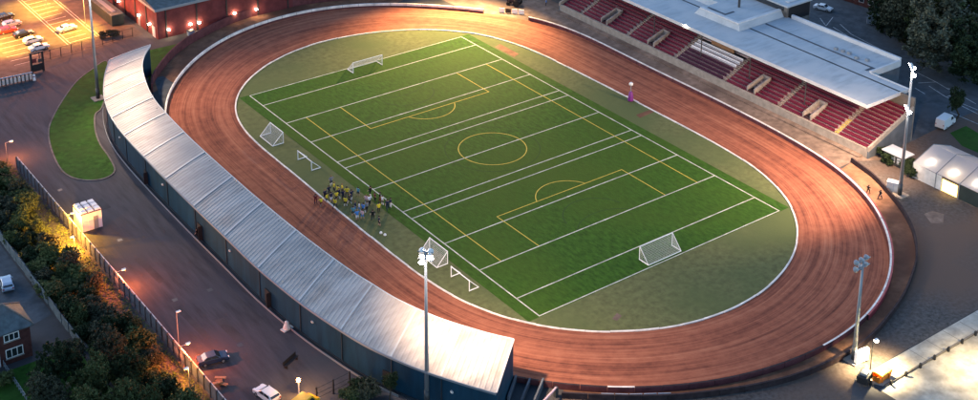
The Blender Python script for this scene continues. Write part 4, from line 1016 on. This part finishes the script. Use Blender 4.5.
# eave faces west (x = 55.4), ridge at x = 61, runs along y from -54.5 to -90
ex,rx,wx=-4.6,1.0,6.6; ys,ye=8.6,-26; zev,zrd=3.0,5.0; nbay=7
for i in range(nbay):
    y0=ys+(ye-ys)*i/nbay; y1=ys+(ye-ys)*(i+1)/nbay+.06
    for a,b in (((ex,zev),(rx,zrd)),((rx,zrd),(wx,zev))):
        MB().quad((a[0],y0,a[1]),(a[0],y1,a[1]),(b[0],y1,b[1]),(b[0],y0,b[1])).build('roof_sheet','tent_sheet',t)
    if i in (1,3):
        MB().b2(ex-.03,y1+.3,.2,ex+.02,y0-1.4,2.5).build('lit_opening','pane_glow',t)
        MB().b2(ex-.03,y0-1.2,.1,ex+.03,y0-.1,zev-.1).build('side_panel','white_dirty',t)
    else:
        MB().b2(ex-.03,y1+.06,.1,ex+.03,y0-.06,zev-.1).build('side_panel','container_green' if i else 'white_dirty',t)
    MB().tube((ex,y0,0),(ex,y0,zev),.09,n=6).build('pole','galv',t)
    k=MB(); k.tube((ex,y0,zev+.05),(rx,y0,zrd+.05),.06,n=5).tube((rx,y0,zrd+.05),(wx,y0,zev+.05),.06,n=5); k.build('rafter','galv',t)
    l=bpy.data.lights.new('tent_bulb','POINT'); l.energy=55; l.color=(1,.80,.62); l.shadow_soft_size=.35
    o=bpy.data.objects.new('tent_bulb',l); COL.objects.link(o); o.parent=t; o.location=(ex+1.9,(y0+y1)/2,2.75)
    MB().lathe((ex+1.9,(y0+y1)/2,2.95),[(.1,0),(.28,.1),(.28,.2),(.08,.3)],8).build('lamp','lens_white',t)
MB().add([(ex,ys,0),(wx,ys,0),(wx,ys,zev),(rx,ys,zrd),(ex,ys,zev)],[(0,1,2,3,4)]).build('gable','tent_sheet',t)
MB().b2(wx-.03,ye,0,wx+.03,ys,zev-.05).build('side_panel','container_green',t)
p=at(897,163); t=empty('cabin',(p.x,p.y,0),math.radians(0),'small pale roofed cabin between the main stand and the marquee','cabin')
MB().b2(-1.3,-2.2,0,1.3,2.2,2.2).build('walls','steel_dark',t); MB().b2(-1.6,-2.5,2.2,1.6,2.5,2.4).build('roof','roof_edge',t)
for y in (-1.3,0,1.3): MB().b2(-1.36,y-.4,.6,-1.31,y+.4,1.8).build('window','lens_off',t)
p=at(893.5,192); t=empty('switch_cabinet',(p.x,p.y,0),math.radians(25),'white cabinet at the foot of the mast by the marquee','cabinet')
MB().b2(-.6,-1.2,.15,.6,1.2,2.0).build('body','car_ice',t,bevel=.04); MB().b2(-.66,-1.26,2.0,.66,1.26,2.12).build('lid','roof_edge',t); MB().b2(-.63,-1.0,.3,-.605,-.05,1.85).build('door','white_dirty',t); MB().b2(-.63,.05,.3,-.605,1.0,1.85).build('door','white_dirty',t)
p=at(861,363); t=empty('switch_cabinet',(p.x,p.y,0),math.radians(-8),'white upright board cabinet beside the shorter unlit mast','cabinet')
MB().b2(-1.2,-.3,.3,1.2,.3,2.3).build('body','white',t,bevel=.08); MB().b2(-1.0,-.2,0,-.8,.2,.3).build('foot','steel_dark',t); MB().b2(.8,-.2,0,1.0,.2,.3).build('foot','steel_dark',t)
# mud heap round the short mast, skip, generator
t=empty('skip',at(881,379),math.radians(3),'orange skip with yellow green lid under the lit lamp at the lower right','skip')
MB().add([(-1.3,-.6,.1),(1.3,-.6,.1),(1.3,.6,.1),(-1.3,.6,.1),(-1.6,-.75,1.2),(1.6,-.75,1.2),(1.6,.75,1.2),(-1.6,.75,1.2)],[(0,1,5,4),(1,2,6,5),(2,3,7,6),(3,0,4,7),(3,2,1,0)]).build('bin_body','skip_orange',t)
MB().b2(-.9,-.7,1.1,1.55,.7,1.28).build('lid','skip_green',t)
for s_ in (-1,1): MB().b2(s_*.8-.06,-.85,.15,s_*.8+.06,-.70,1.2).build('rib','skip_orange',t)
t=empty('generator',at(864,383),math.radians(20),'dark generator on a trailer with a pale top left of the orange skip','generator')
MB().b2(-1.2,-.8,.5,1.2,.8,1.6).build('housing','black',t,bevel=.08); MB().b2(-.7,-.5,1.6,.4,.5,1.95).build('top_cover','galv',t)
for s_ in (-1,1):
    MB().tube((0,s_*.85,.38),(0,s_*1.02,.38),.38,n=12).build('wheel','tyre',t)
MB().tube((1.2,0,.5),(2.3,0,.4),.06).build('drawbar','steel',t)
# tall white lamp
def white_lamp(x,y,h,power,label,a=0,group=None):
    t=empty('street_lamp',(x,y,0),a,label,'street lamp',group)
    MB().tube((0,0,0),(0,0,h),.10,.06,8).build('pole','steel_dark',t); MB().tube((0,0,h),(.5,0,h+.1),.05).build('arm','steel_dark',t)
    hd=MB().box((.7,0,h+.1),(.6,.4,.2)).build('lamp_head','white',t,bevel=.04); MB().lathe((.7,0,h-.28),[(.1,0),(.3,.1),(.32,.26)],8).build('lens','lens_white',hd)
    l=bpy.data.lights.new('lamp_bulb','SPOT'); l.spot_size=math.radians(128); l.spot_blend=.7; l.energy=power; l.color=(1,.74,.38); l.shadow_soft_size=.25; o=bpy.data.objects.new('lamp_bulb',l); COL.objects.link(o); o.parent=t; o.location=(.75,0,h-.5)
p=at(870,372); white_lamp(p.x,p.y,5.0,9000,'glowing white street lamp over the orange skip at the lower right')
white_lamp(16,-98,8,6500,'street lamp over the pale side road beyond the lower right corner')
# kerb and bollards of the concrete lane
kb=empty('road_edge',(0,0,0),label='low concrete kerb with short posts along the lit lane at the lower right',cat='kerb')
for i in range(18): MB().b2(2.2+i*3.0,-90.56,0,2.2+i*3.0+2.94,-90.32,.22).build('kerb_stone','concrete_dark',kb)
for i in range(16): MB().b2(3.0+i*3.3,-90.9,0,3.3+i*3.3,-90.6,.75).build('post','black',kb)
for i in range(14):
    sheet('slab_joint',[(4+i*4,-87.1),(4.08+i*4,-87.1),(4.08+i*4,-90.25),(4+i*4,-90.25)],.0225,'concrete_dark',None,bpy.data.objects['concrete_lane'])
# pit gate at the far right bend
g=empty('pit_gate',(44,52.6,0),0,'white and black gate boards at the pit entrance on the far right bend','gate')
for i in range(4):
    a=at(499+i*6.5,12.3+i*.6); b=at(504.5+i*6.5,12.8+i*.6); m_=(a+b)/2; MB().box((m_.x-44,m_.y-52.6,.65),((b-a).length,.12,1.1),math.atan2(b.y-a.y,b.x-a.x)).build('gate_board','white' if i%3!=1 else 'black',g)
tr=empty('tractor',(48.6,56.8,0),math.radians(120),'dark tractor with a pale cab parked behind the pit gate','tractor')
MB().b2(-.2,-.45,.8,1.9,.45,1.5).build('bonnet','fence_dark',tr,bevel=.08); MB().b2(-1.4,-.8,.9,-.2,.8,1.5).build('chassis','steel_dark',tr)
MB().b2(-1.3,-.7,1.5,-.2,.7,2.4).build('cab_glass','glass_dark',tr); MB().b2(-1.4,-.8,2.4,-.1,.8,2.55).build('cab_roof','white',tr)
for s_ in (-1,1):
    MB().tube((-.8,s_*.75,.8),(-.8,s_*1.15,.8),.8,n=16).build('rear_wheel','tyre',tr); MB().tube((1.4,s_*.6,.45),(1.4,s_*.9,.45),.45,n=14).build('front_wheel','tyre',tr)
bw=empty('bowser',(50.8,61.5,0),math.radians(110),'grey water bowser trailer next to the dark tractor','trailer')
MB().tube((-1.6,0,1.3),(1.6,0,1.3),.75,n=14).build('tank','galv',bw,False); MB().b2(-1.8,-.5,.5,1.8,.5,.65).build('chassis','steel_dark',bw)
for s_ in (-1,1): MB().tube((0,s_*.6,.45),(0,s_*.85,.45),.45,n=12).build('wheel','tyre',bw)
p=at(546,6); person(p.x,p.y,.5,0,'blue','navy','navy','person in blue standing by the left end of the main stand')

# town road markings
tr_=bpy.data.objects['town_road']
def mark(pts,z=.016,w=.18):
    for a,b in zip(pts[:-1],pts[1:]):
        A,B=at(*a),at(*b); d=(B-A).normalized(); n=Vector((-d.y,d.x,0))*w/2
        MB().quad(*[(q.x,q.y,z) for q in (A-n,B-n,B+n,A+n)]).build('road_marking','paint_worn',tr_)
        z+=.002
mark([(912,70),(936,82),(918,83)]); mark([(936,82),(953,92)]); mark([(929,86),(946,97),(962,92)]); mark([(915,88),(925,94)]); mark([(946,97),(978,110)]); mark([(948,88),(976,104)]); mark([(820,18),(826,26),(833,17)]); mark([(822,26),(860,45)]); mark([(833,27),(870,50)]); mark([(840,24),(851,34),(880,49)])
mark([(950,112),(978,124)],.012); mark([(960,105),(978,114)],.012)
car(945,126,math.radians(10),'car_white','van','white van parked on the lane behind the marquee')

# ------------------------------------------------------------------ trees and shrubs
def crown_mesh(name,rx,ry,rz,clumps,per,leaf,seed,flat=.0):
    R=random.Random(seed); v=[];f=[]
    blobs=[(R.uniform(-.5,.5),R.uniform(-.5,.5),R.uniform(-.35,.55),R.uniform(.42,.7)) for _ in range(7)]
    for _ in range(clumps):
        b=R.choice(blobs); u=Vector((R.gauss(0,1),R.gauss(0,1),R.gauss(0,1))).normalized()*b[3]*R.uniform(.55,1.0)
        c=Vector(((b[0]+u.x)*rx,(b[1]+u.y)*ry,max(-.8,(b[2]+u.z))*rz)); cr=R.uniform(.35,.85)*leaf*3.2
        for _ in range(per):
            p=c+Vector((R.gauss(0,1),R.gauss(0,1),R.gauss(0,.8)))*cr*.5; s=leaf*R.uniform(.6,1.3)
            n=(Vector((R.gauss(0,1),R.gauss(0,1),R.gauss(.5,1)))+u*.6).normalized(); e=n.orthogonal().normalized(); a=R.uniform(0,2*PI); g=n.cross(e); e2=e*math.cos(a)+g*math.sin(a); g2=n.cross(e2)
            k=len(v); v += [tuple(p-e2*s),tuple(p+g2*s*.55),tuple(p+e2*s),tuple(p-g2*s*.55)]; f.append((k,k+1,k+2,k+3))
    me=bpy.data.meshes.new(name); me.from_pydata(v,[],f); return me
def trunk_mesh(h,r,seed,limbs=5):
    R=random.Random(seed); k=MB(); p=Vector((0,0,0)); rr=r
    for i in range(4):
        q=p+Vector((R.uniform(-.2,.2),R.uniform(-.2,.2),h/4)); k.tube(tuple(p),tuple(q),rr,rr*.82,7); p=q; rr*=.82
        if i>=1:
            for _ in range(2):
                d=Vector((R.uniform(-1,1),R.uniform(-1,1),R.uniform(.5,1.1))).normalized()*h*.35; k.tube(tuple(q),tuple(q+d*.5),rr*.6,rr*.4,5); k.tube(tuple(q+d*.5),tuple(q+d+Vector((0,0,h*.06))),rr*.4,rr*.12,5)
    return k.mesh('trunk')
CR_=[crown_mesh('crown',1,1,1,150,34,.085,s) for s in (3,4,5,6)]
BIG_=[crown_mesh('crown',1,1,1,330,40,.045,s) for s in (13,14,15)]
TR_=[trunk_mesh(1.0,.07,s) for s in (1,2,3)]
_done={}
def plant(x,y,rx,rz,leafm,label,group,big=False,lift=None,name='tree',cat='tree',trunk=True):
    t=empty(name,(x,y,0),rnd.uniform(0,2*PI),label,cat,group)
    src=rnd.choice(BIG_ if big else CR_); key=(src.name,leafm)
    if key not in _done:
        m=src.copy(); m.materials.clear(); m.materials.append(M[leafm]); _done[key]=m
    c=part('crown',_done[key],t,(0,0,rz*.85 if lift is None else lift)); c.scale=(rx,rx,rz)
    if trunk:
        tm=rnd.choice(TR_)
        if not tm.materials: tm.materials.append(M['bark'])
        b=part('trunk' if name=='tree' else 'stem',tm,t); hh=(rz*.85 if lift is None else lift)+rz*.2; b.scale=(hh*.55,hh*.55,hh)
    return t
# belt between lane and fence
L4=['leaf_a','leaf_b','leaf_c','leaf_d']
belt=[]
y=62
while y>-46:
    for x in (-84.3,-81.6,-79.4):
        if x>-80 and (8<y<27 or -16<y<-3 or y<-26) : continue
        belt.append((x+rnd.uniform(-.8,.8),y+rnd.uniform(-1.1,1.1)))
    y-=3.0
def nth(n):
    return str(n)+('th' if 10<=n%100<=20 else {1:'st',2:'nd',3:'rd'}.get(n%10,'th'))
brow={0:0,1:0,2:0}
for i,(x,y) in enumerate(belt):
    row=0 if x<-82.9 else (1 if x<-80.5 else 2); brow[row]+=1
    h=rnd.uniform(1.0,1.9) if y>-5 else rnd.uniform(1.3,2.5)
    plant(x,y,rnd.uniform(1.5,2.2),h,rnd.choice(L4),'dense dark shrub in the %s of the belt, %s from far end'%(['lane side row','middle row','palisade side row'][row],nth(brow[row])),'shrubs of the planted belt',name='shrub',cat='shrub')
for i,(x,y,r_,h) in enumerate([(-92,-22,3.2,4.0),(-89.5,-27,3.3,4.2),(-94,-29,3.4,4.2),(-88.5,-19.5,2.3,3.2),(-90,-34,3.6,4.4),(-95,-37,3.4,4.2),(-85,-36,3.2,4.2),(-84,-29,2.8,3.8),(-87,-42,3.4,4.4),(-82,-41,3.0,3.8),(-84,-22,2.6,3.4)]):
    plant(x,y,r_,h,rnd.choice(['leaf_a','leaf_d','leaf_c']),'tall dark tree %s'%['in front of the brick house corner','behind the nearest pair beside the brick house','at the left edge of the lower left clump','small and close to the lane fence end','central in the lower left clump','at the bottom left corner of the lower left clump','right of centre in the lower left clump by the verge','where the lane fence meets the lower left clump','at the bottom edge of the lower left clump','at the lower right of the lower left clump','just right of the lane fence end'][i],'trees of the lower left clump',big=True,name='tree')
plant(-98,-17,1.5,1.0,'leaf_b','low shrub in the front garden of the brick house',None,name='shrub',cat='shrub')
# under the belt: ground cover
def cover(name,x0,x1,y0,y1,n,m_,s,label,seed,zr=.5):
    R=random.Random(seed); v=[];f=[]
    for _ in range(n):
        p=Vector((R.uniform(x0,x1),R.uniform(y0,y1),R.uniform(.02,zr))); a=R.uniform(0,2*PI); e=Vector((math.cos(a),math.sin(a),R.uniform(-.4,.6)))*s*R.uniform(.5,1.2); g=Vector((-math.sin(a),math.cos(a),R.uniform(-.4,.6)))*s*.6
        k=len(v); v += [tuple(p-e),tuple(p+g),tuple(p+e),tuple(p-g)]; f.append((k,k+1,k+2,k+3))
    me=bpy.data.meshes.new(name); me.from_pydata(v,[],f); o=link(me,name,m_); tag(o,label,'ground cover',None,'stuff')
cover('undergrowth',-85.6,-78.6,-60,62,9000,'leaf_b',.28,'low green undergrowth covering the ground below the belt shrubs',5)
cover('long_grass',-78.6,-76,-60,50,3500,'leaf_b',.2,'rough grass on the verge behind the palisade fence',6,.25)
# stray plants
for px,py,r_,h,lab in ((104,38,1.1,.9,'small bush left of the pair by the car park railing'),(110,37,1.0,1.0,'small bush in the middle by the car park railing'),(116,36,.9,.9,'small bush right of the pair by the car park railing')):
    p=at(px,py); plant(p.x,p.y,r_,h,'leaf_c',lab,'bushes by the car park railing',name='shrub',cat='shrub')
for px,py,r_,h,lm,lab in ((358,396,1.7,1.2,'leaf_d','dark shrub right of the black railing at the bottom'),(370,398,1.9,1.3,'leaf_c','dark shrub at the bottom edge below the teal wall'),(349,402,1.6,1.1,'leaf_a','dark shrub cut by the bottom edge beside the black railing')):
    p=at(px,py); plant(p.x,p.y,r_,h,lm,lab,'shrubs below the curved stand',name='shrub',cat='shrub')
p=at(391,402); plant(p.x,p.y,1.1,1.5,'leaf_d','round headed dark little tree against the teal wall',None,lift=3.0,name='tree')
# top right trees
for px,py,r_,h,lm,lab in ((950,72,10,9,'leaf_e','largest broad grey green tree at the right edge behind the main stand'),(905,42,7,7,'leaf_c','dark tree left of the largest tree behind the main stand'),(928,50,7,8,'leaf_a','dark tree between the two broad crowns behind the main stand'),(982,84,8,7,'leaf_d','dark tree cut off by the right edge of the picture'),(886,28,5,6,'leaf_d','small dark tree beside the pale van'),(975,45,9,10,'leaf_a','tall dark tree farthest back at the upper right corner'),(910,12,8,9,'leaf_d','dark tree at the top edge above the pale van'),(945,20,9,10,'leaf_a','dark tree at the top edge left of the upper right corner')):
    p=at(px,py); plant(p.x,p.y,r_,h,lm,lab,'broad trees beyond the town road',big=True)
p=at(955,121); plant(p.x,p.y,1.5,2.6,'leaf_d','slim dark tree beside the white van',None,lift=4.5)
for px,py,lab in ((884,158,'left dark hedge bush at the end of the main stand'),(889,163,'right dark hedge bush at the end of the main stand'),(908,171,'dark bush between the tall mast and the marquee'),(912,176,'lower dark bush at the near corner of the marquee')):
    p=at(px,py); plant(p.x,p.y,1.6,1.2,'leaf_d',lab,'bushes by the end of the main stand',name='shrub',cat='shrub')
# green lawn strip behind the marquee
sheet('back_lawn',[tuple(at(*q))[:2] for q in ((950,133),(966,126),(990,140),(990,158),(962,146))],.02,'lawn')

# terraced houses at the far top
for i in range(4):
    p=at(842+i*9.5,5+i*3.2); x,y=p.x+7,p.y+1.5
    h_=empty('terraced_house',(x,y,0),math.radians(8),'%s dark terraced house from the left behind the town road'%['first','second','third','fourth'][i],'house','row of terraced houses')
    MB().b2(-4,-3.3,0,4,3.3,5.6).build('wall','brick_house',h_)
    MB().add([(-4.3,-3.3,5.6),(4.3,-3.3,5.6),(4.3,3.3,5.6),(-4.3,3.3,5.6),(0,-3.3,8.0),(0,3.3,8.0)],[(0,4,5,3),(4,1,2,5),(0,1,4),(3,5,2),(0,3,2,1)]).build('roof','slate',h_)
    for yy in (-1.8,1.4):
        for zz in (1.6,4.2):
            wd=MB().b2(-4.06,yy-.7,zz-.65,-4.01,yy+.7,zz+.65).build('window','white_dirty',h_); MB().b2(-4.09,yy-.58,zz-.53,-4.065,yy+.58,zz+.53).build('pane','glass_dark',wd)
    MB().b2(-4.06,-.5,.05,-4.01,.4,2.1).build('door','teal_cladding',h_)
    MB().b2(-.5,2.4,7.2,.5,3.0,9.0).build('chimney','brick_house',h_)

# dark ramp, barrier and walls beyond the near end of the curved stand
rp=empty('entrance_ramp',(-40,-66,0),label='dark entrance ramp with side walls beyond the near end of the curved stand',cat='ramp')
def rl_(p): return (p.x+40,p.y+66)
a,b,c,d=at(516,382),at(543,386),at(534,408),at(508,404)
MB().prism([rl_(a),rl_(b),rl_(c),rl_(d)],.012,.10).build('ramp_floor','teal_dark',rp)
for u,v,h_ in ((a,d,1.2),(b,c,1.3),(at(530,384),at(521,406),1.0)):
    m_=(u+v)/2; MB().box((m_.x+40,m_.y+66,h_/2),((v-u).length,.25,h_),math.atan2(v.y-u.y,v.x-u.x)).build('side_wall','roof_dark',rp)
u,v=at(556,388,1.4),at(541,404,1.4); bt=empty('barrier',(u.x,u.y,0),0,'pale barrier bar across the dark entrance ramp','barrier')
MB().tube((0,0,1.4),(v.x-u.x,v.y-u.y,1.4),.16,n=8).build('bar','pink_kit',bt); MB().b2(-.25,-.25,0,.25,.25,1.5).build('post','steel_dark',bt)
# drains and patches in the service road
sr=bpy.data.objects['service_road']
for px,py in ((120,240),(175,300),(240,345),(60,190),(210,290),(150,330)):
    p=at(px,py); MB().box((p.x,p.y,.016),(.8,.8,.006)).build('drain_cover','steel_dark',sr)
for px,py,w_,l_ in ((150,270,1.2,9),(230,330,1.5,7),(100,205,2.4,4),(190,320,1.0,12)):
    p=at(px,py); MB().box((p.x,p.y,.0145),(w_,l_,.003),.04).build('tarmac_patch','ground',sr)
